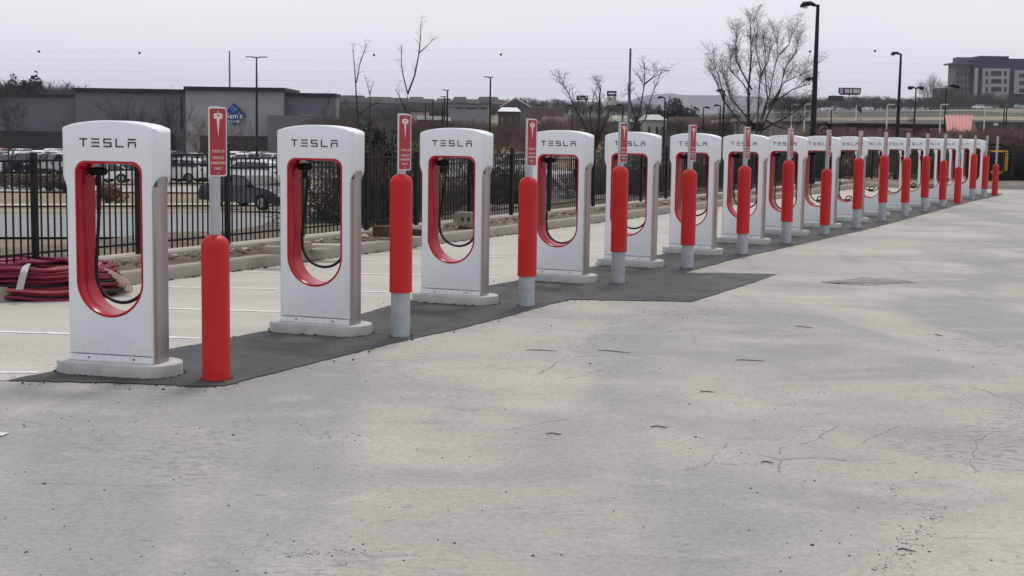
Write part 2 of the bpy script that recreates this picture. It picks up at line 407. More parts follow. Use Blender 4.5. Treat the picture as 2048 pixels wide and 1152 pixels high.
pp = [(15, 760), (100, 762), (230, 765), (330, 769), (395, 773), (450, 771), (500, 757), (560, 742), (620, 727), (720, 702), (818, 678), (860, 669), (924, 655), (1000, 636), (1067, 617), (1105, 607), (1139, 599),
      (1240, 600), (1385, 603), (1470, 576), (1555, 548), (1450, 546), (1366, 545), (1456, 521), (1520, 506), (1566, 496), (1620, 484), (1680, 470), (1740, 457), (1824, 435), (1904, 413), (1949, 401), (1999, 391), (2006, 387),
      (1975, 385), (1900, 394), (1800, 407), (1700, 424), (1600, 443), (1500, 464), (1400, 489), (1320, 509), (1250, 520), (1189, 532), (1110, 545), (1027, 562), (983, 570), (900, 586), (777, 611), (722, 628), (600, 652), (529, 662), (456, 675), (398, 687), (337, 698), (250, 716), (160, 732), (100, 744), (60, 751)]
dense = []
for i in range(len(pp)):
    a, b = Vector(pp[i]), Vector(pp[(i + 1) % len(pp)]); k = max(1, int((b - a).length / 9))
    for j in range(k):
        q = a.lerp(b, j / k); w = 0.011
        g = G0(q.x, q.y, 0.008); dense.append((g.x + rnd.uniform(-w, w), g.y + rnd.uniform(-w, w) * 2, 0.008))
sheet('asphalt_patch', dense, M_PATCH)
# damp dark ring worn round the patch edge is left to the material; an old oval stain further out
sp = [G0(1735 + 86 * math.cos(a) * (1 + .12 * math.sin(3 * a) + rnd.uniform(-.12, .12)), 563 + 6 * math.sin(a) * (1 + .3 * math.cos(4 * a) + rnd.uniform(-.25, .25)), 0.004) for a in np.linspace(0, 2 * math.pi, 120, endpoint=False)]
sheet('oil_stain', sp, mat('oil_stain', (0.2, 0.185, 0.165), 0.85, var=0.55, scale=6))

# paler stall paving between the charger row and the kerb
bk = [(60, 751), (100, 744), (398, 687), (529, 662), (722, 628), (983, 570), (1189, 532), (1400, 489), (1600, 443), (1800, 407), (1975, 385)]
sheet('stall_paving', [kp(-30, .0, .004)] + [tuple(G0(-900, 800, .004))] + [tuple(G0(u, v, .004)) for u, v in [(-260, 790)] + [(u, v + 4) for u, v in bk]] + [kp(ENDL - .2, 0, .004)], STALL)
# painted stall stripes
mb = MB()
for (u0, v0, u1, v1) in [(-260, 655, 137, 667), (137, 667, 400, 676), (300, 615.5, 600, 624), (230, 572, 556, 577.5), (500, 543.5, 640, 546.5), (690, 582, 850, 586), (660, 546, 860, 550), (640, 518, 760, 520.5), (-60, 743, 78, 744), (900, 552.5, 1000, 555.5), (930, 483.5, 1016, 485.5), (905, 512, 1010, 514), (-40, 866, 12, 868),
                         (1180, 472, 1200, 472.5), (1100, 500, 1200, 501), (1320, 462, 1345, 462.5), (1950, 381, 2046, 374)]:
    a, b = G0(u0, v0, .008), G0(u1, v1, .008); d = (b - a).normalized(); nn = Vector((-d.y, d.x, 0)) * 0.045
    k = 12
    for i in range(k):
        p, q = a.lerp(b, i / k), a.lerp(b, (i + 1) / k)
        w0 = 1 + 0.1 * math.sin(i * 2.3)
        mb.add([p - nn * w0, q - nn * w0, q + nn, p + nn], [(0, 1, 2, 3)])
tag(mb.obj('painted_stripes', M_PAINT), kind='structure')

# kerb and planting strip
mb = MB(); prof = [(0, -.05), (0.0, .13), (.02, .16), (.16, .165), (.16, -.05)]
ks = np.linspace(-30, ENDL, 60)
vsr = []
for d in ks:
    for s_, z in prof: vsr.append(kp(d, s_, z))
n = len(prof)
mb.add(vsr, [(i * n + j, i * n + j + 1, (i + 1) * n + j + 1, (i + 1) * n + j) for i in range(len(ks) - 1) for j in range(n - 1)])
fx = (far_l - far_r).normalized(); fn = Vector((-fx.y, fx.x, 0))
def fpt(d, s, z=0.0): p = far_r + fx * d + fn * s; return (p.x, p.y, z)
vsr = []
for d in np.linspace(0, 70, 30):
    for s_, z in prof: vsr.append(fpt(d, s_, z))
mb.add(vsr, [(i * n + j, i * n + j + 1, (i + 1) * n + j + 1, (i + 1) * n + j) for i in range(29) for j in range(n - 1)])
tag(mb.obj('kerb', M_KERB, smooth=True), kind='structure')
def stripmesh(fun, L0, L1, nn_, width):
    vs = []; fs = []; ws = list(np.linspace(0.155, width, 16)) + [width + .6]
    for i, d in enumerate(np.linspace(L0, L1, nn_)):
        for j, s_ in enumerate(ws):
            h = 0.15 + 0.07 * min(1, s_ / 1.2) + 0.05 * math.sin(d * 1.7 + s_ * 2) * math.sin(s_ * 2.2) * (1 if 0 < j else 0)
            h += rnd.uniform(-.015, .02) if j else 0
            if j == len(ws) - 1: h = -0.7
            vs.append(fun(d, s_, h))
    w = len(ws)
    for i in range(nn_ - 1):
        for j in range(w - 1): fs.append((i * w + j, i * w + j + 1, (i + 1) * w + j + 1, (i + 1) * w + j))
    return vs, fs
mb = MB(); mb.add(*stripmesh(kp, -30, ENDL + 6, 160, STRIP)); mb.add(*stripmesh(fpt, 0, 70, 110, 3.0))
tag(mb.obj('planting_strip', M_DIRT, smooth=True, angle=R(70)), kind='structure')

# roads beyond the fence
M_ROAD = mat('old_road', (0.2, 0.2, 0.205), 0.9, var=0.14, scale=0.6, bump=0.1, bscale=30)
M_ROAD2 = mat('pale_road', (0.3, 0.29, 0.27), 0.9, var=0.12, scale=0.3)
def roadstrip(name, pts, m, lift=0.05, kind='structure', thick=None):
    """pts: list of (left, right) plan pairs draped over the terrain"""
    vs = []; fs = []; K = 6; n = 0
    seq = []
    for i in range(len(pts) - 1):
        for k in range(12): seq.append([Vector(pts[i][q]).lerp(Vector(pts[i + 1][q]), k / 12) for q in (0, 1)])
    seq.append([Vector(p) for p in pts[-1]])
    for a, b in seq:
        for k in range(K + 1):
            p = a.lerp(b, k / K); vs.append((p.x, p.y, terr(p.x, p.y) + lift))
    for i in range(len(seq) - 1):
        for k in range(K): fs.append((i * (K + 1) + k, i * (K + 1) + k + 1, (i + 1) * (K + 1) + k + 1, (i + 1) * (K + 1) + k))
    me = bpy.data.meshes.new(name); me.from_pydata(vs, [], fs); me.materials.append(m); fix_winding(me)
    if me.polygons[0].normal.z < 0: me.flip_normals()
    return tag(mobj(name, me), kind=kind)
def band(name, m, Y0a, Y1a, Y0b, Y1b, Xa, Xb, lift=0.06, n=8):
    """strip running across the view from X=Xa (between Y0a..Y1a) to X=Xb (between Y0b..Y1b)"""
    pts = []
    for i in range(n + 1):
        k = i / n; X = Xa + (Xb - Xa) * k; pts.append(((X, Y0a + (Y0b - Y0a) * k, 0), (X, Y1a + (Y1b - Y1a) * k, 0)))
    return roadstrip(name, pts, m, lift)
# service road behind the fence, store car park behind that, a highway up on the right
band('service_road', M_ROAD, 24, 41, 44, 66, -45, 12, 0.06)
band('verge_kerb', M_MOW, 41.0, 41.6, 66, 66.6, -45, 12, 0.16)
band('side_path', M_MOW, 47, 49, 74, 76, -45, 4, 0.09)
band('access_road', M_ROAD2, 62, 74, 88, 100, -80, -2, 0.08)
band('store_car_park', M_ROAD, 105, 200, 120, 190, -120, -4, 0.1)
M_EMB = mat('embankment_grass', (0.062, 0.064, 0.048), 0.97, var=0.25, scale=0.15, bump=0.3, bscale=4)
band('embankment', M_EMB, 130, 560, 130, 560, 14, 330, 0.05, 14)
band('highway', mat('highway', (0.22, 0.215, 0.205), 0.9, var=0.1, scale=0.2), 575, 600, 575, 600, 60, 430, 0.2)

# ------------------------------------------------------------------ charging posts
HB = 1.83; ZB = 0.10
def rrect_arc(cx, cz, r, a0, a1, n=6):
    return [(cx + r * math.cos(R(a0 + (a1 - a0) * i / n)), cz + r * math.sin(R(a0 + (a1 - a0) * i / n))) for i in range(n + 1)]
def outline(grow=0.0, legs=True):
    hw, lw = 0.40 + grow, 0.355 + grow
    pts = []
    z0 = 0.0 if legs else 1.27
    pts += [(-lw, z0), (lw, z0)]
    # right: leg up, sweep out to the head
    for k in range(9):
        t = k / 8; s_ = t * t * (3 - 2 * t); pts.append((lw + (hw - lw) * s_, 1.31 + 0.15 * t))
    pts += rrect_arc(hw - 0.05, 1.735 + grow, 0.05, 0, 62, 5)
    for k in range(1, 16):
        x = (hw - 0.05) * (1 - 2 * k / 16); pts.append((x, 1.781 + grow + 0.05 * (1 - (x / hw) ** 2)))
    pts += rrect_arc(-hw + 0.05, 1.735 + grow, 0.05, 118, 180, 5)
    for k in range(9):
        t = 1 - k / 8; s_ = t * t * (3 - 2 * t); pts.append((-(lw + (hw - lw) * s_), 1.31 + 0.15 * t))
    out = [pts[0]]
    for p in pts[1:]:
        if (Vector(p) - Vector(out[-1])).length > 1e-4: out.append(p)
    return out
def hole(g=0.0):
    w, zt, zb, r = 0.268 + g, 1.515 + g, 0.335 - g, 0.085
    pts = rrect_arc(w - r, zt - r, r, 0, 90, 8) + rrect_arc(-w + r, zt - r, r, 90, 180, 8) + rrect_arc(0, zb + w + .02, w, 180, 360, 30)
    return [(x, z) if z > zb + w + .02 else (x, z + (0)) for x, z in pts]
FD = 0.13   # half depth
def boolean(me_a, me_b, op):
    oa = bpy.data.objects.new('a', me_a); ob = bpy.data.objects.new('b', me_b); COL.objects.link(oa); COL.objects.link(ob)
    md = oa.modifiers.new('b', 'BOOLEAN'); md.operation = op; md.object = ob; md.solver = 'EXACT'
    r = bpy.data.meshes.new_from_object(oa.evaluated_get(bpy.context.evaluated_depsgraph_get()))
    bpy.data.objects.remove(oa); bpy.data.objects.remove(ob); return r
def housing_mesh():
    ol = [(x, z + ZB + (.055 if z < .001 else 0)) for x, z in outline()]
    mb = MB(); mb.prism(ol, -FD, FD); me = bpy.data.meshes.new('h'); me.from_pydata(mb.v, [], mb.f)
    bm = bmesh.new(); bm.from_mesh(me); bmesh.ops.recalc_face_normals(bm, faces=bm.faces)
    ed = [e for e in bm.edges if abs(e.verts[0].co.y - e.verts[1].co.y) < 1e-6]
    bmesh.ops.bevel(bm, geom=ed, offset=.016, segments=4, affect='EDGES', profile=.5, clamp_overlap=True); bm.to_mesh(me); bm.free()
    plan = []
    for cx, cy, a0 in ((.345, .075, 0), (-.345, .075, 90), (-.345, -.075, 180), (.345, -.075, 270)):
        plan += [(cx + .057 * math.cos(R(a0 + 90 * i / 8)), cy + .057 * math.sin(R(a0 + 90 * i / 8))) for i in range(9)]
    mb = MB(); mb.prism(plan, -.1, 2.2, 'z'); r = boolean(me, mb.mesh('p', M_WHITE), 'INTERSECT')
    mb = MB(); mb.prism([(x, z + ZB) for x, z in hole(.012)], -.3, .3); r = boolean(r, mb.mesh('p', M_WHITE), 'DIFFERENCE')
    sc_ = [(-.1175, -.4), (.1175, -.4)] + [(.1175 - .085 * (1 - math.cos(R(t_))), 1.40 + .115 * math.sin(R(t_))) for t_ in range(0, 91, 10)] + [(-.1175 + .085 * (1 - math.cos(R(t_))), 1.40 + .115 * math.sin(R(t_))) for t_ in range(90, -1, -10)]
    for s_ in (1, -1):
        n_ = len(sc_); mb = MB(); xa, xb = s_ * .305, s_ * .52
        mb.add([(xa, y, z) for y, z in sc_] + [(xb, y, z) for y, z in sc_], [tuple(range(n_)), tuple(reversed(range(n_, 2 * n_)))] + [(i, (i + 1) % n_, (i + 1) % n_ + n_, i + n_) for i in range(n_)])
        r = boolean(r, mb.mesh('p', M_WHITE), 'DIFFERENCE')
    r.name = 'housing'; r.materials.clear(); r.materials.append(M_WHITE)
    r.polygons.foreach_set('material_index', [0] * len(r.polygons)); r.polygons.foreach_set('use_smooth', [True] * len(r.polygons)); r.set_sharp_from_angle(angle=R(32)); return r
def build_charger(loc, rz):
    root = empty('charging_station', loc, rz)
    mobj('housing', housing_mesh(), root)
    for s_ in (1, -1):                                       # curved stainless flanks
        mb = MB(); arc = [(s_ * (.345 + .036 * math.cos(a) ** .8), .1155 * math.sin(a)) for a in np.linspace(-math.pi / 2, math.pi / 2, 15)]
        mb.prism([(s_ * .31, -.1155)] + arc + [(s_ * .31, .1155)], ZB + .004, ZB + 1.34, 'z'); mb.prism([(s_ * .31, -.07), (s_ * .375, -.07), (s_ * .379, 0), (s_ * .375, .07), (s_ * .31, .07)], ZB + 1.34, ZB + 1.42, 'z')
        mb.obj('side_cladding', M_STEEL, root, smooth=True, angle=R(30))
    # skirting with two screws under the front panel
    mb = MB(); mb.box((0, -.1, ZB + .026), (.70, .052, .05)); mb.box((0, .1, ZB + .026), (.70, .052, .05))
    sk = mb.obj('skirting', M_WHITE, root, bevel=.003)
    for x in (-.19, .19):
        mb = MB(); mb.tube([(x, -.125, ZB + .028), (x, -.131, ZB + .028)], .008, 8); mb.obj('screw', M_BOLT, sk)
    # red tunnel
    mb = MB(); loops = [(hole(.0125), -FD - .0005), (hole(.009), -FD - .003), (hole(-.004), -FD - .002), (hole(-.010), -FD + .012), (hole(-.012), 0), (hole(-.010), FD - .012), (hole(.009), FD + .003), (hole(.0125), FD + .0005)]
    n_ = len(loops[0][0]); vs_ = [(x, y, z + ZB) for lp, y in loops for x, z in lp]
    fs_ = [(i * n_ + j, i * n_ + (j + 1) % n_, (i + 1) * n_ + (j + 1) % n_, (i + 1) * n_ + j) for i in range(len(loops) - 1) for j in range(n_)]
    mb.add(vs_, fs_); mb.obj('opening_liner', M_RED, root, smooth=True)
    # cable, holster, connector
    mb = MB(); zz = ZB
    pts = [(-.16, .02, 1.46 + zz), (-.165, .03, 1.30 + zz), (-.185, .03, 1.0 + zz), (-.205, .03, .75 + zz)]
    for a in np.linspace(180, 345, 16): pts.append((.01 + .215 * math.cos(R(a)), .03, .655 + zz + .215 * math.sin(R(a))))
    pts += [(.222, .03, .70 + zz), (.222, .03, .86 + zz), (.215, .02, 1.05 + zz)]
    mb.tube(pts, .0135, 8); cab = mb.obj('charging_cable', M_BLACK, root, smooth=True)
    mb = MB(); mb.tube([(-.25, .03, 1.44 + zz), (-.13, .03, 1.445 + zz), (-.10, .03, 1.44 + zz)], [.028, .033, .02], 12); mb.box((-.19, .04, 1.37 + zz), (.028, .05, .08)); mb.obj('cable_holster', M_BLKP, root, bevel=.02, smooth=True)
    mb = MB(); mb.tube([(.215, .02, .80 + zz), (.215, .02, 1.0 + zz), (.213, .01, 1.15 + zz)], [.017, .021, .024], 10)
    mb.tube([(.213, .01, 1.15 + zz), (.205, .0, 1.26 + zz), (.19, .0, 1.34 + zz)], [.026, .034, .03], 10)
    mb.box((.215, .03, 1.42 + zz), (.06, .11, .13)); mb.obj('connector_handle', M_BLACK, root, smooth=True)
    # lettering
    mb = MB(); lw_, lh, st = .066, .064, .0098; yy = -FD - .0022
    def bar(x0, x1, z0, z1): mb.box(((x0 + x1) / 2, yy, (z0 + z1) / 2), (x1 - x0, .004, z1 - z0))
    zb_ = 1.632 + zz
    for i, ch in enumerate('TESLA'):
        x = -.236 + i * .101; a, b = x, x + lw_; t = zb_ + lh
        if ch == 'T': bar(a, b, t - st, t); bar((a + b) / 2 - st / 2, (a + b) / 2 + st / 2, zb_, t - st)
        if ch == 'E':
            bar(a, b, t - st, t); bar(a, b, zb_ + (lh - st) / 2, zb_ + (lh + st) / 2); bar(a, b, zb_, zb_ + st)
        if ch == 'S':
            bar(a, b, t - st, t); bar(a, a + st, zb_ + (lh + st) / 2, t - st); bar(a, b, zb_ + (lh - st) / 2, zb_ + (lh + st) / 2); bar(b - st, b, zb_ + st, zb_ + (lh - st) / 2); bar(a, b, zb_, zb_ + st)
        if ch == 'L': bar(a, a + st, zb_ + st, t); bar(a, b, zb_, zb_ + st)
        if ch == 'A': bar(a, b, t - st, t); bar(a, b, zb_ + .031, zb_ + .031 + st); bar(a, a + st, zb_, zb_ + .031); bar(b - st, b, zb_, zb_ + .031)
    mb.obj('lettering', M_INK, root)
    # concrete footing: rounded-end pad
    mb = MB(); pad = []
    for cx, a0 in ((.30, -90), (-.30, 90)):
        for a in np.linspace(a0, a0 + 180, 15): pad.append((cx + .20 * math.cos(R(a)), .235 * math.sin(R(a))))
    mb.prism(pad, -.02, ZB, 'z'); mb.obj('concrete_footing', M_SLAB, root, bevel=.012, smooth=True)
    return root

cx_px = [233, 640, 911, 1122, 1264, 1389, 1490, 1571, 1640, 1697, 1743, 1788, 1827, 1863, 1894, 1922, 1945]
cz_m = [10.62, 12.95, 15.45, 17.9, 20.15, 22.45, 24.85, 27.2, 29.6, 32, 34.5, 36.9, 39.3, 41.7, 44, 46.3, 48.6]
cphi = [14, 18.5, 20.5, 23, 26, 27, 27, 27, 27, 27, 27, 27, 27, 27, 27, 27, 27]
ORD = ['first', 'second', 'third', 'fourth', 'fifth', 'sixth', 'seventh', 'eighth', 'ninth', 'tenth', 'eleventh', 'twelfth', 'thirteenth', 'fourteenth', 'fifteenth', 'sixteenth', 'seventeenth']
clab = {0: 'white electric car charger nearest the camera, beside the coiled red hoses', 16: 'last white electric car charger at the far right end of the row',
        1: 'white car charger standing between the first and second red bollards', 2: 'white car charger with a two-holed concrete block seen through its opening'}
def cable_variant(k):
    g_ = random.Random(50 + k); mb = MB(); zz = ZB; d = g_.uniform(-.09, .07); w = g_.uniform(-.02, .02); yy_ = g_.uniform(-.02, .05)
    pts = [(-.16, .02, 1.46 + zz), (-.17 - w, .03 + yy_, 1.28 + zz), (-.19, .03 + yy_, 1.0 + zz), (-.205 + w, .03 + yy_, .75 + d + zz)]
    for a in np.linspace(180, 345, 16): pts.append((.01 + .215 * math.cos(R(a)), .03 + yy_ * math.sin(R(a)) * -1, .655 + d + zz + (.215 + w) * math.sin(R(a))))
    pts += [(.222, .03, .72 + d * .5 + zz), (.222, .03, .86 + zz), (.215, .02, 1.05 + zz)]
    if k in (3, 5, 6):
        for t in np.linspace(0, 5.2, 14): pts.insert(10, (.02 + .07 * math.cos(t), .06, .50 + d + zz + .05 * math.sin(t)))
    mb.tube(pts, .0135, 7); return mb.mesh('charging_cable', M_BLACK, smooth=True)
CV = [cable_variant(k) for k in range(7)]
proto = None
for i in range(17):
    p = G0(cx_px[i], 600); k = cz_m[i] / p.y; X = p.x * k
    # solve x at that distance exactly along the ground pixel column
    lo = AT(cx_px[i], 560, cz_m[i]); vv = 560
    for _ in range(6):
        q = AT(cx_px[i], vv, cz_m[i]); vv += (q.z - 0.9) / (cz_m[i] / F)
    X = AT(cx_px[i], vv, cz_m[i]).x
    if proto is None: proto = o = build_charger((X, cz_m[i] + .05, 0), -R(cphi[i]))
    else:
        o = copy_tree(proto)
        for c_ in o.children:
            if c_.name.startswith('charging_cable'): c_.data = CV[[0, 1, 2, 4][(i * 3) % 4] if i < 8 else [3, 5, 6, 1][i % 4]]
        o.location = (X, cz_m[i] + .05, 0); o.rotation_euler = (0, 0, -R(cphi[i]))
    tag(o, clab.get(i, 'white electric car charger with red-lined opening, %s from the left end of the row' % ORD[i]), 'car charger', 'car chargers in a row along the parking lot')

# ------------------------------------------------------------------ bollards with signs
bx = [427, 799, 1053, 1237, 1376, 1486, 1574, 1651, 1715, 1766, 1811, 1850, 1886, 1916, 1946, 1970, 1991]
bg_ = [765, 677, 615, 568, 538, 510, 488, 470, 457, 443, 433, 423, 414, 407, 400, 396, 391]
bt_ = [468, 347, 353, 332, 338, 331, 320, 337, 315, 310, 315, 311, 320, 333, 307, 311, 328]
bc_ = [766, 584, 552, 503, 490, 467, 443, 450, 418, 405, 405, 395, 399, 407, 377, 378, 391]
sphi = [52, 52, 51, 53, 52, 54, 56, 60, 63, 64, 64, 64, 64, 64, 64, 64, 64]
tl = text_mesh('t1', 'VEHICLE', .029, M_LETR, .0015, sx=1.0); t2 = text_mesh('t2', 'CHARGING', .029, M_LETR, .0015, sx=.92); t3 = text_mesh('t3', 'ONLY', .029, M_LETR, .0015)
PW, PH = .172, .51
def rr(w, h, r): return rrect_arc(w / 2 - r, h / 2 - r, r, 0, 90, 5) + rrect_arc(-w / 2 + r, h / 2 - r, r, 90, 180, 5) + rrect_arc(-w / 2 + r, -h / 2 + r, r, 180, 270, 5) + rrect_arc(w / 2 - r, -h / 2 + r, r, 270, 360, 5)
me_plate = curve_mesh('sign_plate', [rr(PW, PH, .022)], .0022, .001, M_SIGNW, 1)
me_face = curve_mesh('sign_face', [rr(PW - .022, PH - .022, .016)], .0012, .0004, M_SIGNR, 1)
def tlogo():
    mb = MB()
    def fan(pts): mb.add([(x, -.0045, z) for x, z in pts] + [(x, -.001, z) for x, z in pts], [tuple(range(len(pts))), tuple(reversed(range(len(pts), 2 * len(pts))))] + [(i, (i + 1) % len(pts), (i + 1) % len(pts) + len(pts), i + len(pts)) for i in range(len(pts))])
    # shield-like T: curved crossbar, drooping arms, tapering stem
    top = [(x, .150 + .012 * (1 - (x / .045) ** 2)) for x in np.linspace(-.045, .045, 9)]
    fan(top + [(.043, .141), (.02, .148), (0, .150), (-.02, .148), (-.043, .141)])
    fan([(-.041, .138), (-.022, .144), (-.010, .145), (0, .128), (.010, .145), (.022, .144), (.041, .138), (.034, .116), (.026, .118), (.018, .128), (.0125, .118), (0, -.01), (-.0125, .118), (-.018, .128), (-.026, .118), (-.034, .116)])
    return mb.mesh('logo', M_LETR)
me_t = tlogo()
mbx = MB(); lw_, lh, st = .0155, .019, .0042
def bar2(x0, x1, z0, z1): mbx.box(((x0 + x1) / 2, -.0028, (z0 + z1) / 2), (x1 - x0, .003, z1 - z0))
for i, ch in enumerate('TESLA'):
    x = -.058 + i * .0248; a, b, z0, t = x, x + lw_, -.078, -.078 + lh
    if ch == 'T': bar2(a, b, t - st, t); bar2((a + b - st) / 2, (a + b + st) / 2, z0, t)
    if ch == 'E': bar2(a, b, t - st, t); bar2(a, b, z0 + .0075, z0 + .0115); bar2(a, b, z0, z0 + st)
    if ch == 'S': bar2(a, b, t - st, t); bar2(a, a + st, z0 + .01, t); bar2(a, b, z0 + .0075, z0 + .0115); bar2(b - st, b, z0, z0 + .01); bar2(a, b, z0, z0 + st)
    if ch == 'L': bar2(a, a + st, z0, t); bar2(a, b, z0, z0 + st)
    if ch == 'A': bar2(a, b, t - st, t); bar2(a, b, z0 + .009, z0 + .012); bar2(a, a + st, z0, z0 + .012); bar2(b - st, b, z0, z0 + .012)
me_word = mbx.mesh('word', M_LETR)
def joined(name, items, m):
    vs = []; fs = []
    for me, off in items:
        n0 = len(vs); vs += [(v.co.x + off[0], v.co.y + off[1], v.co.z + off[2]) for v in me.vertices]; fs += [tuple(i + n0 for i in p.vertices) for p in me.polygons]
    o = bpy.data.meshes.new(name); o.from_pydata(vs, [], fs); o.materials.append(m); return o

mb = MB()
for z in (.225, -.228): mb.tube([(0, -.004, z), (0, .0, z)], .0065, 8)
me_sbolt = mb.mesh('sign_bolts', M_POST)
for i in range(17):
    g = G0(bx[i], bg_[i]); g.y += .1; X, Y = g.x, g.y
    ztop = AT(bx[i], bt_[i], Y).z; zc = max(0.004, AT(bx[i], bc_[i], Y).z)
    o = empty('bollard', (X, Y, 0), 0)
    r = .104
    if zc > .03:
        mb = MB(); mb.lathe([(.0885, -.01), (.0885, zc + .25)], 28); mb.obj('pipe', M_GALV, o, smooth=True)
        lab = 'red bollard cover raised to show grey pipe, %s from the left end of the row' % ORD[i]
    else:
        mb = MB(); mb.lathe([(.0885, -.01), (.0885, .3)], 20); mb.obj('pipe', M_GALV, o, smooth=True)
        lab = 'red bollard covered down to the ground, %s from the left end of the row' % ORD[i]
    mb = MB(); pr = [(r - .006, zc), (r + .0015, zc + .002), (r + .0015, zc + .02), (r, zc + .03), (r, ztop - .085)]
    pr += [(r * math.cos(a), ztop - .085 + .085 * math.sin(a)) for a in np.linspace(.12, 1.5, 9)]
    mb.lathe(pr, 36); mb.obj('cover', M_COVER, o, smooth=True)
    ph = R(sphi[i]); nrm = Vector((math.sin(ph), -math.cos(ph), 0))
    tilt = 0
    mb = MB(); mb.box((0, 0, (ztop - .03 + 2.045) / 2), (.058, .058, 2.045 - ztop + .03), ph); po = mb.obj('sign_post', M_POST, o, bevel=.003)
    sp_ = mobj('sign_plate', me_plate, o); sp_.location = nrm * .036 + Vector((0, 0, 1.785)); sp_.rotation_euler = (0, 0, ph)
    sf = mobj('sign_face', me_face, sp_); sf.location = (0, -.0032, 0)
    for nm_, me_, z_ in (('logo', me_t, .05), ('wordmark', me_word, 0), ('text_line', tl, -.118), ('text_line', t2, -.156), ('text_line', t3, -.196)): mobj(nm_, me_, sp_, (0, -.0052 if nm_ == 'text_line' else -.0032, z_))
    sb_ = mobj('sign_bolt', me_sbolt, sp_); sb_.location = (0, -.004, 0)
    if i == 0: lab = 'nearest red bollard, covered down to the ground, with a readable red sign'
    tag(o, lab, 'bollard', 'red bollards with charging signs in front of the chargers')

# ------------------------------------------------------------------ fence
def fence_run(name, label, posts, heights, z0=.24, group=None, pick=.105):
    """posts: list of plan points; every post and every panel is a part"""
    root = empty(name, (posts[0][0], posts[0][1], 0)); base = Vector((posts[0][0], posts[0][1], 0))
    for (x, y), h in zip(posts, heights):
        mb = MB(); p = Vector((x, y, 0)) - base; mb.box((p.x, p.y, (z0 - .2 + z0 + h) / 2), (.062, .062, h + .2), R(-26)); mb.lathe([(.045, 0), (.045, .02), (.02, .035)], 4, (p.x, p.y, z0 + h)); mb.obj('post', M_BLKP, root)
    for k in range(len(posts) - 1):
        a = Vector((*posts[k], 0)) - base; b = Vector((*posts[k + 1], 0)) - base; h = min(heights[k], heights[k + 1]) - .06
        d = b - a; L = d.length; d.normalize(); ang = math.atan2(d.y, d.x); mb = MB()
        for zr in (h, h - .13, .17):
            c = (a + b) / 2; mb.box((c.x, c.y, z0 + zr - .012), (L - .06, .032, .026), ang)
        n_ = max(2, int(L / pick))
        for j in range(1, n_):
            q = a + d * (L * j / n_); mb.box((q.x, q.y, z0 + (.05 + h - .014) / 2), (.0165, .0165, h - .014 - .05), ang)
        mb.obj('picket_panel', M_BLKP, root)
    return tag(root, label, 'fence')
fp_ = [(-330, 552, .0), (-130, 540, 0), (70, 525, 312), (277, 507, 0), (455, 491, 286), (604, 479, 0), (733, 470, 310), (832, 457, 0), (939, 443, 0), (1022, 433, 297), (1097, 421, 0), (1185, 412, 0), (1280, 404, 0), (1330, 398, 290), (1420, 388, 0), (1500, 380, 0), (1575, 373, 0), (1640, 368, 0)]
fposts = []
for u, v, _ in fp_: g = G0(u, v, .24); fposts.append((g.x, g.y))
# straighten onto one line parallel to the kerb
sds = [side(x, y) for x, y in fposts]
FS = 2.35
def on_line(u, s_):     # where the pixel column crosses the line s_ metres behind the kerb
    d = ray(u, 460); # X = k*d.x, Y = k*d.y
    k = (s_ + cA.dot(cn_)) / (d.x * cn_.x + d.y * cn_.y); return (d.x * k, d.y * k)
FS = float(np.median(sds[2:12]))
fposts = [on_line(u, FS) for u, v, _ in fp_]
hts = [1.31, 1.31, 1.31, 1.36, 1.42, 1.30, 1.28, 1.28, 1.30, 1.34, 1.30, 1.30, 1.3, 1.34, 1.3, 1.3, 1.3, 1.3]
fence_run('metal_fence', 'long black metal picket fence behind the chargers, on the dirt strip', fposts, hts)
ffar = []
for k in range(12):
    q = far_r + fx * (k * 2.4 - 1.5) + fn * 2.2; ffar.append((q.x, q.y))
fence_run('metal_fence', 'black metal picket fence across the far end of the lot, before brown brush', ffar, [1.25] * 12)
# concrete mowing strip under the fence
mb = MB(); vsr = []
for d in ks:
    for s_, z in ((FS - .18, .12), (FS - .18, .262), (FS + .22, .262), (FS + .22, .1)): vsr.append(kp(d, s_, z))
mb.add(vsr, [(i * 4 + j, i * 4 + j + 1, (i + 1) * 4 + j + 1, (i + 1) * 4 + j) for i in range(len(ks) - 1) for j in range(3)])
tag(mb.obj('fence_footing_strip', M_MOW), kind='structure')

# ------------------------------------------------------------------ hose coil, blocks, debris
g = G0(20, 603); HX, HY = g.x, g.y + .75
root = empty('hose_coil', (HX, HY, 0))
M_HR = mat('maroon_hose', (0.17, 0.012, 0.03), 0.4, var=0.25, scale=8); M_HP = mat('pink_red_hose', (0.4, 0.07, 0.1), 0.4, var=0.2, scale=8); M_HK = mat('black_hose', (0.018, 0.016, 0.018), 0.4)
M_HPALE = mat('pale_hose', (0.5, 0.36, 0.33), 0.5, var=0.2, scale=10)
hm = [M_HR, M_HR, M_HP, M_HK]
lay = []
rr_ = random.Random(3)
for ly in range(9):
    for k in range(8):
        mi = rr_.choice([M_HR, M_HR, M_HR, M_HP, M_HK]) if ly not in (4,) else M_HK
        r0 = .52 + k * .058 + rr_.uniform(-.02, .02) - ly * .008; z = .025 + ly * .037 + rr_.uniform(-.006, .006)
        ph = rr_.uniform(0, 6.28); pts = []
        for a in np.linspace(0, 2 * math.pi, 49):
            w = .018 * math.sin(2 * a + ph) + .012 * math.sin(5 * a + ph * 2)
            rad_ = r0 * (1 + .02 * math.sin(3 * a + ph))
            pts.append(((rad_ + w) * 1.06 * math.cos(a), (rad_ + w) * .86 * math.sin(a), z + .02 * math.sin(2 * a + ph) + .012 * math.sin(7 * a)))
        lay.append((mi, pts))
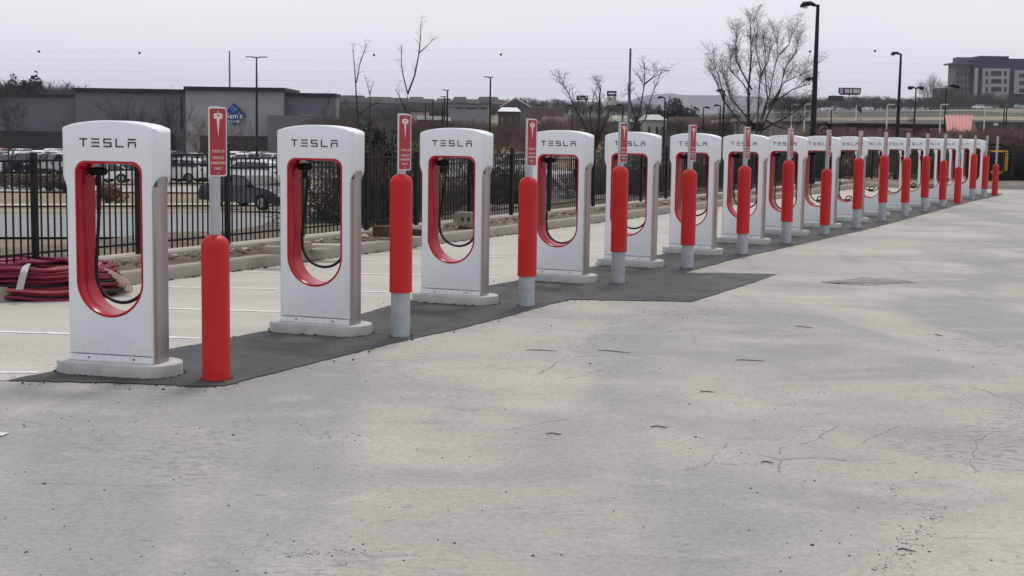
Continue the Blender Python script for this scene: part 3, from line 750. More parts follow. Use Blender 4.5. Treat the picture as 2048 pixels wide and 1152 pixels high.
for mi, nm in ((M_HR, 'maroon_hose'), (M_HP, 'red_hose'), (M_HK, 'black_hose')):
    mb = MB()
    for m_, pts in lay:
        if m_ is mi: mb.tube(pts, .021, 6, cap=False)
    mb.obj(nm, mi, root, smooth=True, angle=R(80))
mb = MB()
for k in range(6):
    w_ = .21 - .03 * k
    pts = [(.90 + w_ * math.cos(a) * 1.15, -.12 - .10 * math.sin(a) + .02 * k, .17 - .010 * k + w_ * .62 * math.sin(a) - .35 * w_ * math.cos(a)) for a in np.linspace(-1.5, 2.2, 16)]
    mb.tube(pts, .009, 6)
mb.obj('loose_loop', M_HPALE, root, smooth=True)
mb = MB()
for a in (R(-81),):
    ring = []
    for t in np.linspace(-.15, 2.6, 25): ring.append((.735 + .29 * max(-1, min(1, 1.25 * math.cos(t))), .185 + .20 * max(-1, min(1, 1.25 * math.sin(t)))))
    vs_ = []
    for rr1, zz1 in ring:
        for da in (-.035, .035): vs_.append((rr1 * 1.06 * math.cos(a + da + (zz1 - .2) * .25), rr1 * .885 * math.sin(a + da + (zz1 - .2) * .25), zz1))
    mb.add(vs_, [(2 * i, 2 * i + 1, 2 * i + 3, 2 * i + 2) for i in range(24)])
mb.obj('silver_tape', mat('silver_tape', (0.42, 0.43, 0.44), 0.35, 0.4), root, smooth=True)
tag(root, 'big taped coil of dark red and black hoses on the ground beside the nearest charger', 'hose coil')

def debris(name, label, cat, u, v, dims, m, rz=0, z0=.22, bev=.01):
    g = G0(u, v, z0); mb = MB(); w, d, h = dims; n_ = 5; vs_ = []
    mb.box((0, 0, h / 2), (w, d, h)); me = mb.mesh(name, m, bevel=bev, seg=2, smooth=True)
    for vx in me.vertices: vx.co += Vector((rnd.uniform(-1, 1), rnd.uniform(-1, 1), rnd.uniform(-1, 1))) * .004
    o = mobj(name, me); o.location = (g.x, g.y + d / 2, z0 - .01); o.rotation_euler = (0, 0, rz); return tag(o, label, cat)
M_BLOCK = concrete_material('block_concrete', (0.2, 0.17, 0.13), (0.3, 0.26, 0.2))
debris('concrete_block', 'low tan concrete block on the dirt, seen at the left edge of the second charger', 'concrete block', 549, 507, (.34, .25, .1), M_BLOCK, -.1)
debris('concrete_block', 'small tan concrete block on the dirt, seen through the second charger opening', 'concrete block', 604, 500, (.2, .2, .12), M_BLOCK, -.15)
debris('stone_slab', 'flat light stone slab lying behind the second charger near the kerb', 'stone slab', 655, 494, (.7, .25, .04), M_MOW, .1)
debris('wooden_box', 'dark brown wooden crate with pale lid on the dirt left of the second red bollard', 'box', 765, 473, (.3, .3, .17), mat('dark_wood', (0.06, 0.035, 0.02), 0.8, var=0.3, scale=8), -.1)
debris('timber_offcut', 'dark timber offcut on the dirt between the second bollard and third charger', 'timber', 832, 471, (.16, .3, .1), mat('dark_timber', (0.05, 0.035, 0.025), 0.9, var=0.3, scale=8), .5)
# two-holed parking block set on end
g = G0(931, 449, .22); mb = MB()
outer = [(-.2, 0), (.2, 0), (.2, .2), (.16, .24), (-.16, .24), (-.2, .19)]
def ov(cx): return [(cx + .028 * math.cos(a), .11 + .045 * math.sin(a)) for a in np.linspace(0, 2 * math.pi, 14, endpoint=False)]
me = curve_mesh('concrete_block', [outer, ov(-.02), ov(.1)], .12, .008, M_BLOCK, 2)
o = mobj('concrete_block', me); o.location = (g.x, g.y + .12, .2); o.rotation_euler = (0, 0, R(-20))
tag(o, 'grey concrete block with two oval holes, seen through the third charger opening', 'concrete block')

# loose stones and litter
def scatter(name, m, pts, smin, smax, flat=.6, kind='stuff', label=None, cat=None):
    vs = []; fs = []
    ico = [(0, 0, 1), (.9, 0, .3), (.2, .85, .35), (-.8, .4, .25), (-.6, -.7, .3), (.4, -.85, .2), (.7, .6, -.5), (-.3, .8, -.5), (-.9, -.2, -.5), (.1, -.8, -.55), (0, 0, -.9)]
    fc = [(0, 1, 2), (0, 2, 3), (0, 3, 4), (0, 4, 5), (0, 5, 1), (1, 6, 2), (2, 7, 3), (3, 8, 4), (4, 9, 5), (5, 6, 1), (2, 6, 7), (3, 7, 8), (4, 8, 9), (5, 9, 6), (10, 7, 6), (10, 8, 7), (10, 9, 8), (10, 6, 9)]
    for x, y, z in pts:
        s_ = rnd.uniform(smin, smax) * (1 + 1.2 * (rnd.random() ** 6)); a = rnd.uniform(0, 6.28); n0 = len(vs); sx = rnd.uniform(.7, 1.4)
        for p in ico:
            q = Vector((p[0] * sx, p[1], p[2] * flat)) * s_ * rnd.uniform(.85, 1.15); vs.append((x + q.x * math.cos(a) - q.y * math.sin(a), y + q.x * math.sin(a) + q.y * math.cos(a), z + q.z))
        fs += [tuple(i + n0 for i in f) for f in fc]
    me = bpy.data.meshes.new(name); me.from_pydata(vs, [], fs); me.materials.append(m); o = mobj(name, me)
    return tag(o, label, cat, kind=kind)
pts = []
for k in range(150):
    u = rnd.uniform(-40, 2090); v = 600 + 552 * rnd.random() ** 1.3
    if v < 790 - u * .21: continue
    g = G0(u, v); pts.append((g.x, g.y, .002))
for cu_, cv_, su, sv, n_ in ((230, 830, 90, 24, 20), (1250, 655, 130, 26, 40), (1450, 625, 80, 14, 22), (1540, 880, 90, 40, 10), (600, 880, 150, 30, 16), (640, 1110, 200, 24, 16), (1620, 1080, 120, 50, 16), (1330, 630, 90, 14, 20)):
    for k in range(n_):
        g = G0(rnd.gauss(cu_, su), max(600, rnd.gauss(cv_, sv))); pts.append((g.x, g.y, .002))
scatter('loose_gravel', mat('dark_gravel', (0.045, 0.043, 0.04), 0.9), pts, .0025, .006, label='dark crumbs of gravel scattered over the pale asphalt', cat='gravel')
pts = []
for k in range(800):
    i = rnd.randrange(len(dense)); p = dense[i]
    if p[1] > 30: continue
    pts.append((p[0] + rnd.gauss(0, .06), p[1] + rnd.gauss(0, .09), .006))
scatter('patch_edge_crumbs', mat('asphalt_crumbs_and_shade', (0.05, 0.05, 0.05), 0.9), pts, .0025, .007, label='black asphalt crumbs along the edge of the dark patch', cat='gravel')
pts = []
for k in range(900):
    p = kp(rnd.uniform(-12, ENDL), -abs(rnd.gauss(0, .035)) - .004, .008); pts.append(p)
M_SHADE_CRUMB = mat('asphalt_crumbs_and_shade', (0.05, 0.05, 0.05), 0.9)
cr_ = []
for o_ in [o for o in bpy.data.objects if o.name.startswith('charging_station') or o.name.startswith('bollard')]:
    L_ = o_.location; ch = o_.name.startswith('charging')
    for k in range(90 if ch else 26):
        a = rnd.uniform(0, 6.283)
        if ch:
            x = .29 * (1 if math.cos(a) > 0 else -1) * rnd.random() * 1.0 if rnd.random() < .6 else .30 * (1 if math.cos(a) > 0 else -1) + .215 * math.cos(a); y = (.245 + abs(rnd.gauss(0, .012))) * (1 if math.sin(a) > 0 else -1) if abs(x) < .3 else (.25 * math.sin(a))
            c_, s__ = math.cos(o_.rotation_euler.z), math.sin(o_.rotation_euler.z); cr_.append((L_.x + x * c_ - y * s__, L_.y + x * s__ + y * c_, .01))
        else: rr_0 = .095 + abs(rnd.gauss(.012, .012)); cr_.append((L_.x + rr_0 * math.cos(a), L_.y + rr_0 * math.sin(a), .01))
scatter('base_shade_crumbs', M_SHADE_CRUMB, cr_, .004, .011, label='dark crumbs added as contact shade round the charger footings and bollard feet', cat='gravel')  # dark crumbs ring each base in place of a contact shadow
scatter('kerb_foot_shade_crumbs', mat('kerb_crumbs_and_shade', (0.05, 0.045, 0.04), 0.9), pts, .008, .022, label='dark crumbs and leaves along the foot of the kerb, also standing in for its shadow line', cat='debris')  # debris kept dark to draw the shadow line at the kerb foot
pts = []
for k in range(1500):
    d = rnd.uniform(-12, ENDL); s_ = rnd.uniform(.2, FS - .2); p = kp(d, s_, .225); pts.append(p)
scatter('mulch_debris', mat('mulch', (0.16, 0.125, 0.09), 0.95, var=.5, scale=3), pts[:900], .015, .04, label='brown clods and mulch on the dirt strip', cat='debris')
scatter('pale_debris', mat('pale_litter', (0.42, 0.38, 0.31), 0.9), pts[900:1300], .012, .035, label='pale stones on the dirt strip behind the kerb', cat='debris')
mb = MB()
def crack(pts, w=.0055):
    q = []
    for k in range(len(pts) - 1):
        for t in np.linspace(0, 1, 9, endpoint=False):
            u = pts[k][0] + (pts[k + 1][0] - pts[k][0]) * t + rnd.uniform(-5, 5); v = pts[k][1] + (pts[k + 1][1] - pts[k][1]) * t + rnd.uniform(-1.2, 1.2); q.append(G0(u, v, .004))
    for i in range(len(q) - 1):
        d = (q[i + 1] - q[i]).normalized(); nn = Vector((-d.y, d.x, 0)); a_ = w * rnd.uniform(.15, 1) * .5; b_ = w * rnd.uniform(.15, 1) * .5
        if rnd.random() < .13: continue
        mb.add([q[i] - nn * a_, q[i + 1] - nn * b_, q[i + 1] + nn * b_, q[i] + nn * a_], [(0, 1, 2, 3)])
for c_ in ([(1372, 940), (1410, 930), (1428, 915), (1462, 878)], [(1556, 908), (1562, 896), (1635, 880), (1648, 866), (1690, 846)], [(1655, 915), (1700, 922), (1750, 926), (1802, 927)], [(1420, 925), (1480, 928), (1560, 918), (1650, 914)],
           [(1720, 890), (1770, 862), (1800, 850)], [(1950, 945), (1958, 940), (1940, 930), (1955, 880), (1990, 860)], [(1500, 930), (1530, 925), (1555, 930)], [(1120, 760), (1190, 745), (1250, 742)], [(60, 965), (180, 968), (330, 972), (400, 968)],
           [(1640, 745), (1750, 738), (1820, 742)], [(1600, 650), (1700, 655), (1900, 650)], [(700, 1108), (760, 1112), (860, 1106)], [(1800, 520), (1900, 523), (2040, 530)], [(1560, 478), (1700, 470), (2045, 474)]): crack(c_)
tag(mb.obj('pavement_cracks', mat('crack_fill', (0.14, 0.137, 0.125), 0.95)), kind='structure')
for nm_, col_, lab_ in (('pavement_scars', (0.13, 0.128, 0.118), 'dark broken chips in the worn scars of the asphalt'), ('pale_chips', (0.5, 0.48, 0.44), 'pale stone chips in the worn scars of the asphalt')):
    pts = []
    for line, n_, su, sv in (([(1885, 1015), (1845, 1055), (1808, 1090), (1760, 1145)], 150, 16, 7), ([(1180, 640), (1300, 628), (1420, 612)], 90, 40, 6), ([(640, 868), (700, 870)], 40, 25, 3), ([(1790, 970), (1792, 985)], 18, 8, 4), ([(1290, 856), (1335, 855)], 14, 12, 1.5), ([(1095, 869), (1120, 869)], 10, 8, 1.2),
                             ([(560, 1110), (700, 1105)], 60, 30, 4), ([(2000, 800), (2048, 830)], 50, 30, 10), ([(1500, 770), (1700, 800)], 60, 60, 14), ([(1600, 560), (1850, 566)], 40, 40, 4)):
        for k in range(n_):
            f = rnd.random() * (len(line) - 1); i = int(f); t = f - i; u = line[i][0] + (line[i + 1][0] - line[i][0]) * t + rnd.gauss(0, su); v = line[i][1] + (line[i + 1][1] - line[i][1]) * t + rnd.gauss(0, sv)
            g = G0(u, max(v, 420)); pts.append((g.x, g.y, .001))
    scatter(nm_, mat(nm_, col_, .95), pts, .002, .006, flat=.25, label=lab_, cat='gravel')
vs_ = []; fs_ = []
for k in range(2600):
    d = rnd.uniform(-8, ENDL); s0_ = rnd.choice([rnd.uniform(.3, FS + .7), rnd.gauss(FS - .3, .12), rnd.gauss(FS + .45, .2)]); p = Vector(kp(d, s0_, .20))
    if math.sin(d * 1.3) + math.sin(d * .37 + s0_) < -.2: continue
    for j in range(3):
        a = rnd.uniform(0, 6.28); h = rnd.uniform(.03, .11); q = p + Vector((rnd.uniform(-.04, .04), rnd.uniform(-.04, .04), 0)); w_ = Vector((math.cos(a), math.sin(a), 0)) * .004; t_ = q + Vector((math.sin(a) * h * .8, math.cos(a) * h * .8, h)); n0 = len(vs_)
        vs_ += [tuple(q - w_), tuple(q + w_), tuple(t_)]; fs_.append((n0, n0 + 1, n0 + 2))
me = bpy.data.meshes.new('dry_grass'); me.from_pydata(vs_, [], fs_); me.materials.append(mat('dry_grass_blades', (0.28, 0.22, 0.13), .9, var=.3, scale=2)); tag(mobj('dry_grass', me), 'dry straw-coloured grass tufts along the dirt strip by the fence', 'grass', kind='stuff')
mb = MB()
for (u, v, L, a) in [(1083, 702, .28, .05), (1228, 704, .3, -.35), (1607, 655, .2, -.5), (1500, 722, .25, .0), (1876, 671, .12, -1.2), (1108, 869, .1, .1), (1318, 855, .12, .2), (1534, 926, .07, .1), (1812, 1102, .08, 0), (1415, 785, .12, .3)]:
    g = G0(u, v); d = Vector((math.cos(a), math.sin(a), 0)); q = [g + d * (L * (t - .5)) + Vector((0, .02 * math.sin(t * 5), .006)) for t in np.linspace(0, 1, 6)]; mb.tube(q, [.002, .0035, .004, .0035, .003, .002], 5)
tag(mb.obj('fallen_twigs', mat('twig', (0.05, 0.045, 0.04), 0.9)), 'thin dark twigs lying loose on the pale asphalt', 'twigs', kind='stuff')
# ------------------------------------------------------------------ bare trees
def tree_mesh(seed, H, spread=.45, stems=1, levels=4, r0=None, up_=.75, twig=.005, dens=1.0, lean=(0, 0), start=.2):
    g = random.Random(seed); segs = []
    r0 = r0 or H * .016
    def grow(p, d, L, r, lv, n):
        k = 5 if lv < 2 else 3
        pts = [p]; rad = [r]; q = p.copy(); dd = d.copy()
        for i in range(k):
            dd = (dd + Vector((g.uniform(-1, 1), g.uniform(-1, 1), g.uniform(-.3, .9) * up_)) * (.10 + .04 * lv)).normalized()
            q = q + dd * (L / k); pts.append(q.copy()); rad.append(max(twig * .6, r * (1 - .72 * (i + 1) / k)))
        segs.append((pts, rad, lv))
        if lv >= levels: return
        nb = max(2, int(n * dens))
        for b in range(nb):
            t = (start if lv == 0 else .2) + (1 - (start if lv == 0 else .2)) * (b + g.random()) / nb
            i = min(k - 1, int(t * k)); f = t * k - i; base = pts[i].lerp(pts[i + 1], f); rb = rad[i] + (rad[i + 1] - rad[i]) * f
            ax = (pts[i + 1] - pts[i]).normalized(); side_ = ax.orthogonal().normalized(); side_.rotate(Matrix.Rotation(g.uniform(0, 6.283), 3, ax))
            nd = (ax * (1 - spread) + side_ * spread * g.uniform(.8, 1.3) + Vector((0, 0, .25 * up_))).normalized()
            grow(base, nd, L * g.uniform(.42, .68) * (1.15 - .5 * t if lv == 0 else 1), max(twig, rb * .62), lv + 1, max(3, n - 1))
    for s_ in range(stems):
        a = 6.283 * s_ / stems + g.uniform(-.4, .4); tl_ = 0 if stems == 1 else g.uniform(.15, .5)
        d = Vector((math.cos(a) * tl_ + lean[0], math.sin(a) * tl_ + lean[1], 1)).normalized()
        grow(Vector((g.uniform(-.05, .05), g.uniform(-.05, .05), -.3)), d, H * (1 if stems == 1 else g.uniform(.7, 1.02)), r0 * (1 if stems == 1 else .75), 0, 7)
    mb = MB()
    for pts, rad, lv in segs: mb.tube(pts, rad, 6 if lv == 0 else (4 if lv == 1 else 3), cap=False)
    return mb
def to_mesh(mb, name, m):
    me = bpy.data.meshes.new(name); me.from_pydata(mb.v, [], mb.f); me.materials.append(m)
    me.polygons.foreach_set('use_smooth', [True] * len(me.polygons)); return me
TP = {}
def proto_tree(key, m, **k):
    kk = (key, m.name)
    if kk not in TP: TP[kk] = to_mesh(tree_mesh(**k), 'bare_tree', m)
    return TP[kk]
KIND = {
 'round': dict(seed=11, H=6, spread=.5, stems=1, levels=4, dens=1.15, start=.22, twig=.011),
 'round2': dict(seed=23, H=6, spread=.55, stems=1, levels=4, dens=1.1, start=.2, twig=.011),
 'vase': dict(seed=5, H=6, spread=.38, stems=4, levels=3, dens=1.3, up_=1.0, start=.2, twig=.012),
 'sapling': dict(seed=31, H=5, spread=.36, stems=1, levels=2, dens=.7, up_=.6, start=.35, twig=.006),
 'bush': dict(seed=41, H=3, spread=.55, stems=7, levels=3, dens=1.3, up_=.6, start=.1, twig=.010),
 'bush2': dict(seed=47, H=3, spread=.6, stems=8, levels=3, dens=1.2, up_=.5, start=.1, twig=.010),
}
BH = {}
def tree(kind, u, Y, vtop, label, m=M_BARK, wide=1.0, rz=None, name='bare_tree', cat='tree', group=None, zb=None, cmax=None):
    me = proto_tree(kind, m, **KIND[kind])
    if kind not in BH: BH[kind] = max(v.co.z for v in me.vertices)
    p = AT(u, vtop, Y); gz = terr(p.x, Y) if zb is None else zb
    # follow the upright from the top pixel down to the ground: same X
    h = p.z - gz; o = mobj(name, me); o.location = (p.x, Y, gz); s_ = h / BH[kind]
    o.scale = (s_ * wide, s_ * wide, s_); o.rotation_euler = (0, 0, rz if rz is not None else rnd.uniform(0, 6.28))
    return tag(o, label, cat, group)
# hero trees
def forked(u0, v0, Y, strokes, r, label, m=M_BARK):
    mb = MB(); g_ = random.Random(int(u0)); base = AT(u0, v0, Y); gz = terr(base.x, Y); B = Vector((base.x, Y, gz))
    for s0 in strokes:
        pts = [AT(u, v, Y) - B + Vector((0, s0.get('dy', .25) * math.sin(k * 1.3 + u), 0)) for k, (u, v) in enumerate(s0['p'])]
        if s0.get('root'): pts = [Vector((pts[0].x, 0, -.2))] + pts
        rr0 = s0['r']; mb.tube(pts, [rr0 * (1 - .93 * i / (len(pts) - 1)) + .004 for i in range(len(pts))], 6)
        for i in range(1, len(pts) - 1):
            for _ in range(s0.get('tw', 2)):
                d = (pts[i + 1] - pts[i]).normalized(); q = pts[i].lerp(pts[i + 1], g_.random()); sd_ = Vector((g_.uniform(-1, 1), g_.uniform(-1, 1), g_.uniform(.1, .6) + s0.get('up', 0)))
                L = g_.uniform(.25, .8) * s0.get('k', 1); e = q + (d * .6 + sd_ * .7).normalized() * L; mid = q.lerp(e, .5) + Vector((0, 0, .03))
                mb.tube([q, mid, e], [x * s0.get('kt', 1) for x in (.009, .006, .004)], 3)
                for __ in range(s0.get('sub', 2)):
                    w = mid + Vector((g_.uniform(-1, 1), g_.uniform(-1, 1), g_.uniform(0, 1))) * .26 * s0.get('k', 1); mb.tube([mid.lerp(e, g_.uniform(-.6, .9)), w], [.005 * s0.get('kt', 1), .003 * s0.get('kt', 1)], 3)
    o = mobj('bare_tree', to_mesh(mb, 'bare_tree', m)); o.location = B; return tag(o, label, 'tree')
N_ = dict(tw=3, k=.34, kt=.36, dy=.08, sub=3)
B_ = dict(tw=12, k=1.6, kt=.8, sub=7, up=.7, dy=.5)
forked(1512, 268, 60, [dict(B_, p=[(1503, 330), (1502, 275), (1500, 235), (1500, 180), (1503, 120), (1499, 80), (1500, 38)], r=.095, root=True),
  dict(B_, p=[(1506, 290), (1512, 245), (1518, 190), (1520, 140), (1512, 95), (1514, 50)], r=.035), dict(B_, p=[(1506, 290), (1520, 250), (1536, 190), (1550, 150), (1556, 110), (1560, 65)], r=.03),
  dict(B_, p=[(1512, 280), (1535, 230), (1555, 190), (1575, 135), (1590, 105), (1596, 78)], r=.035), dict(B_, p=[(1518, 262), (1535, 200), (1528, 150), (1532, 110), (1530, 72)], r=.03),
  dict(B_, p=[(1500, 245), (1478, 215), (1462, 195), (1456, 165), (1440, 140)], r=.035), dict(B_, p=[(1500, 180), (1488, 150), (1475, 120), (1470, 85), (1470, 60)], r=.035), dict(B_, p=[(1499, 190), (1480, 165), (1462, 140), (1460, 115)], r=.03),
  dict(B_, p=[(1540, 215), (1570, 165), (1590, 155), (1622, 140)], r=.03), dict(B_, p=[(1545, 205), (1580, 180), (1605, 172), (1625, 168)], r=.035), dict(B_, p=[(1518, 262), (1545, 250), (1575, 235), (1600, 220), (1618, 205)], r=.045),
  dict(B_, p=[(1500, 255), (1475, 240), (1450, 200), (1435, 170), (1428, 150)], r=.045), dict(B_, p=[(1448, 195), (1440, 150), (1425, 122)], r=.03), dict(B_, p=[(1556, 110), (1575, 90), (1580, 70)], r=.03), dict(B_, p=[(1520, 150), (1540, 120), (1545, 85)], r=.035), dict(B_, p=[(1530, 240), (1560, 255), (1590, 262), (1605, 240)], r=.04)],
  .1, 'big many-stemmed bare tree rising above the middle of the charger row')
forked(716, 300, 26, [dict(N_, p=[(722, 420), (718, 300), (717, 250), (713, 205), (711, 165), (709, 125), (707, 101)], r=.022, root=True), dict(N_, p=[(712, 165), (720, 130), (727, 105), (732, 88)], r=.008), dict(N_, p=[(717, 230), (740, 212), (757, 206)], r=.008), dict(N_, p=[(717, 225), (700, 215), (688, 208)], r=.008)], .03, 'thin bare sapling left of the second red bollard sign, above the second charger')
# tall forked sapling built to its fork
forked(808, 300, 25, [dict(N_, p=[(790, 440), (800, 330), (812, 230), (816, 188)], r=.024, root=True), dict(N_, p=[(816, 188), (806, 150), (802, 125), (804, 90)], r=.010), dict(N_, p=[(816, 188), (829, 150), (838, 110), (841, 75), (842, 48)], r=.013), dict(N_, p=[(812, 225), (800, 195), (790, 178)], r=.009), dict(N_, p=[(838, 105), (852, 95), (861, 84)], r=.007)], .05,
       'tall thin forked sapling rising behind the second red bollard sign')
M_ = dict(tw=6, k=.8, kt=.8, sub=5, dy=.2)
forked(1300, 290, 40, [dict(M_, p=[(1240, 330), (1262, 270), (1280, 225), (1288, 170), (1289, 125)], r=.045, root=True), dict(M_, p=[(1290, 168), (1305, 155), (1321, 148)], r=.022), dict(M_, p=[(1262, 270), (1290, 240), (1305, 190), (1318, 155)], r=.022), dict(M_, p=[(1272, 240), (1262, 205), (1254, 172)], r=.022)], .08,
       'bare leaning tree with forked branches beside the tall grey utility pole')
forked(1160, 290, 36, [dict(M_, p=[(1190, 330), (1175, 260), (1150, 215), (1135, 180), (1120, 163)], r=.03, root=True), dict(M_, p=[(1190, 300), (1197, 240), (1200, 190), (1203, 170)], r=.05), dict(M_, p=[(1190, 300), (1180, 230), (1188, 185)], r=.022), dict(M_, p=[(1190, 300), (1210, 240), (1220, 215)], r=.04, tw=4)], .06,
       'bushy bare tree with one branch leaning left, behind the fourth charger')
forked(756, 460, 23.6, [dict(k=.6, dy=.15, p=[(758, 458), (757, 400), (752, 350), (750, 300)], r=.05, root=True, tw=3), dict(k=.6, dy=.15, p=[(757, 440), (742, 410), (735, 395)], r=.03), dict(k=.6, dy=.15, p=[(757, 440), (772, 425), (795, 405), (815, 380)], r=.03, tw=3), dict(k=.6, dy=.15, p=[(756, 430), (745, 450), (737, 455)], r=.02), dict(k=.6, dy=.15, p=[(755, 400), (770, 360), (780, 320)], r=.03, tw=3)], .06,
       'dark low-branched bare tree close behind the fence, between second charger and bollard')
forked(736, 240, 26.5, [dict(k=.6, dy=.15, p=[(742, 420), (741, 300), (739, 240), (742, 182)], r=.035, root=True, tw=2)], .03, 'slim straight bare sapling right of the second charger')

trees = [('round', 15, 95, 140, M_BARK, 1.0, 'dark bare tree at the far left edge before the store wall'), ('round2', 140, 130, 218, M_BARK2, 1.3, 'olive bare tree behind the left side of the nearest charger'),
         ('vase', 300, 100, 165, M_BARK, 1.0, 'dark bare tree before the store, behind the nearest charger'), ('round', 395, 105, 222, M_BARK3, 1.2, 'reddish bare tree before the store, left of the first red sign'),
         ('round2', 494, 110, 212, M_BARK2, 1.0, 'small bare tree under the blue diamond store sign'),
         ('round', 688, 60, 195, M_BARK2, .7, 'pale bare tree right of the store, above the second charger'),
         ('round2', 655, 75, 178, M_BARK, .6, 'bare tree at the right corner of the store'),
         ('round', 945, 120, 238, M_BARK3, 1.1, 'round reddish bare tree before the pale grey building'), ('round2', 1010, 75, 225, M_BARK3, 1.3, 'dense reddish bare tree right of the third charger'),
         ('vase', 1240, 60, 222, M_BARK2, 1.2, 'olive bare tree behind the fifth charger'), ('round', 1350, 90, 215, M_BARK, 1.1, 'bare tree behind the sixth charger'),
         ('vase', 1450, 80, 190, M_BARK, .9, 'bare tree beside the curved lamp, left of the big tree'), ('round', 1585, 420, 176, M_BARK, 3.0, 'dense dark bare tree behind the big tree'),
         ('vase', 1865, 500, 138, M_BARK2, 1.0, 'tall pale bare tree left of the office building'), ('vase', 1900, 490, 150, M_BARK2, .8, 'bare tree at the left corner of the office building'),
         ('round2', 1940, 480, 172, M_BARK2, 1.3, 'bare tree before the left end of the office building'), ('round', 1990, 470, 178, M_BARK, 1.3, 'bare tree before the middle of the office building'), ('round2', 2040, 475, 186, M_BARK, 1.3, 'bare tree before the right part of the office building'),
         ('vase', 1735, 110, 225, M_BARK, 1.0, 'small bare tree before the embankment, left of the tall right lamp'), ('vase', 1820, 120, 222, M_BARK, 1.0, 'small bare tree before the embankment, right of the tall right lamp')]
for k, u, Y, vt, m_, w, lab in trees: tree(k, u, Y, vt, lab, m_, w)
# near brush right behind the fence
bl = [(708, 25.5, 300), (765, 27, 262), (850, 30, 285), (990, 36, 290), (1195, 42, 290), (1245, 40, 300), (1290, 42, 290), (1345, 45, 285), (1400, 47, 292), (1460, 50, 288), (1530, 54, 288), (1600, 58, 290), (1660, 60, 288), (1720, 62, 285), (1965, 66, 262), (2000, 62, 270), (2040, 64, 255), (1985, 68, 250), (2022, 70, 244), (1850, 64, 270), (1790, 66, 272), (2065, 62, 260), (1940, 64, 280)]
for i, (u, Y, vt) in enumerate(bl):
    tree('bush' if i % 2 else 'bush2', u, Y, vt, 'leafless brown thicket shrub behind the fence, %s counting from the left' % (ORD + ['eighteenth', 'nineteenth', 'twentieth', 'twenty-first', 'twenty-second', 'twenty-third'])[i], [M_BARK, M_BARK3, M_BARK2][i % 3], 1.5, name='bare_shrub', cat='shrub', group='leafless shrubs behind the fence')

# evergreen shrubs: leaf clumps
M_LEAF = mat('dark_evergreen', (0.03, 0.045, 0.02), 0.7, var=0.45, scale=2.5); M_LEAF2 = mat('brown_green_leaves', (0.075, 0.075, 0.035), 0.8, var=0.4, scale=3)
def leafy(name, u, v, Y, w, h, m, label, n=2600, size=.035, cat='shrub', d=None, z0=None):
    p = AT(u, v, Y); gz = terr(p.x, Y) if z0 is None else z0; g_ = random.Random(int(u * 7 + Y)); vs = []; fs = []; d = d or w
    root = empty(name, (p.x, Y, gz)); lobes = [(g_.uniform(-.35, .35) * w, g_.uniform(-.35, .35) * d, h * g_.uniform(.3, .75), g_.uniform(.22, .4)) for _ in range(11)]
    for k in range(n):
        lx, ly, lz, lr = g_.choice(lobes); v_ = Vector((g_.gauss(0, 1), g_.gauss(0, 1), g_.gauss(0, 1))).normalized() * (g_.random() ** .35)
        c = Vector((lx + v_.x * lr * w, ly + v_.y * lr * d, max(.02, lz + v_.z * lr * h)))
        a = Vector((g_.gauss(0, 1), g_.gauss(0, 1), g_.gauss(0, 1))).normalized(); b = a.orthogonal().normalized(); s_ = size * g_.uniform(.6, 1.6); n0 = len(vs)
        vs += [tuple(c + a * s_), tuple(c + b * s_ * .6), tuple(c - a * s_), tuple(c - b * s_ * .6)]; fs.append((n0, n0 + 1, n0 + 2, n0 + 3))
    me = bpy.data.meshes.new('foliage'); me.from_pydata(vs, [], fs); me.materials.append(m); mobj('foliage', me, root)
    mb = MB()
    for lx, ly, lz, lr in lobes: mb.tube([(0, 0, -.1), (lx * .4, ly * .4, lz * .5), (lx, ly, lz)], [.04, .025, .01], 4)
    mb.obj('stem', M_BARK, root); return tag(root, label, cat)
leafy('evergreen_shrub', 752, 300, 30, 1.2, 2.6, M_LEAF, 'dark evergreen shrub behind the fence right of the second charger', 12000, .05)
leafy('evergreen_shrub', 835, 300, 33, 1.0, 2.3, M_LEAF2, 'brown-green shrub behind the fence right of the second red bollard', 8000, .045)
leafy('evergreen_shrub', 1030, 330, 44, 2.2, 1.6, mat('red_brown_leaves', (0.07, 0.045, 0.035), .8, var=.4, scale=2), 'low red-brown hedge seen between the third and fourth chargers', 3000, .05)
leafy('evergreen_shrub', 915, 340, 46, 2.6, 1.5, mat('dark_brown_leaves', (0.03, 0.025, 0.02), .8, var=.4, scale=2), 'low dark hedge seen through the third charger opening', 3400, .05)
for i, (u, Y) in enumerate([(20, 84), (60, 83), (98, 81), (128, 80)]):
    leafy('round_shrub', u, 400, Y, 1.7, 1.1, mat('grey_brown_leaves', (0.1, 0.08, 0.055), .9, var=.3, scale=2), 'clipped grey-brown shrub beyond the left fence, %s from the left edge' % ORD[i], 1500, .06)
leafy('round_shrub', 212, 398, 66, 1.5, .9, mat('red_mulch_leaves', (0.13, 0.06, 0.045), .9, var=.3, scale=2), 'low reddish shrub seen through the nearest charger opening', 1500, .05)
for i, (u, Y, w, h) in enumerate([(1375, 300, 5, 4), (1352, 290, 4, 5.5), (1318, 310, 4, 3.5)]):
    leafy('evergreen_tree', u, 230, Y, w, h, mat('far_evergreen', (0.03, 0.045, 0.035), .9, var=.3, scale=.5), 'distant dark evergreen below the blue hill, %s from the right' % ORD[i], 1600, .35, cat='tree')
for i, (u, vt) in enumerate([(36, 155), (63, 155)]):
    Y = 290; p = AT(u, vt, Y); leafy('pine_tree', u, 200, Y, 4.2, p.z - terr(p.x, Y), mat('pine_needles', (0.02, 0.028, 0.022), .9, var=.3, scale=.5), ['left', 'right'][i] + ' one of two dark round-topped pines above the store roof', 5000, .3, cat='tree')

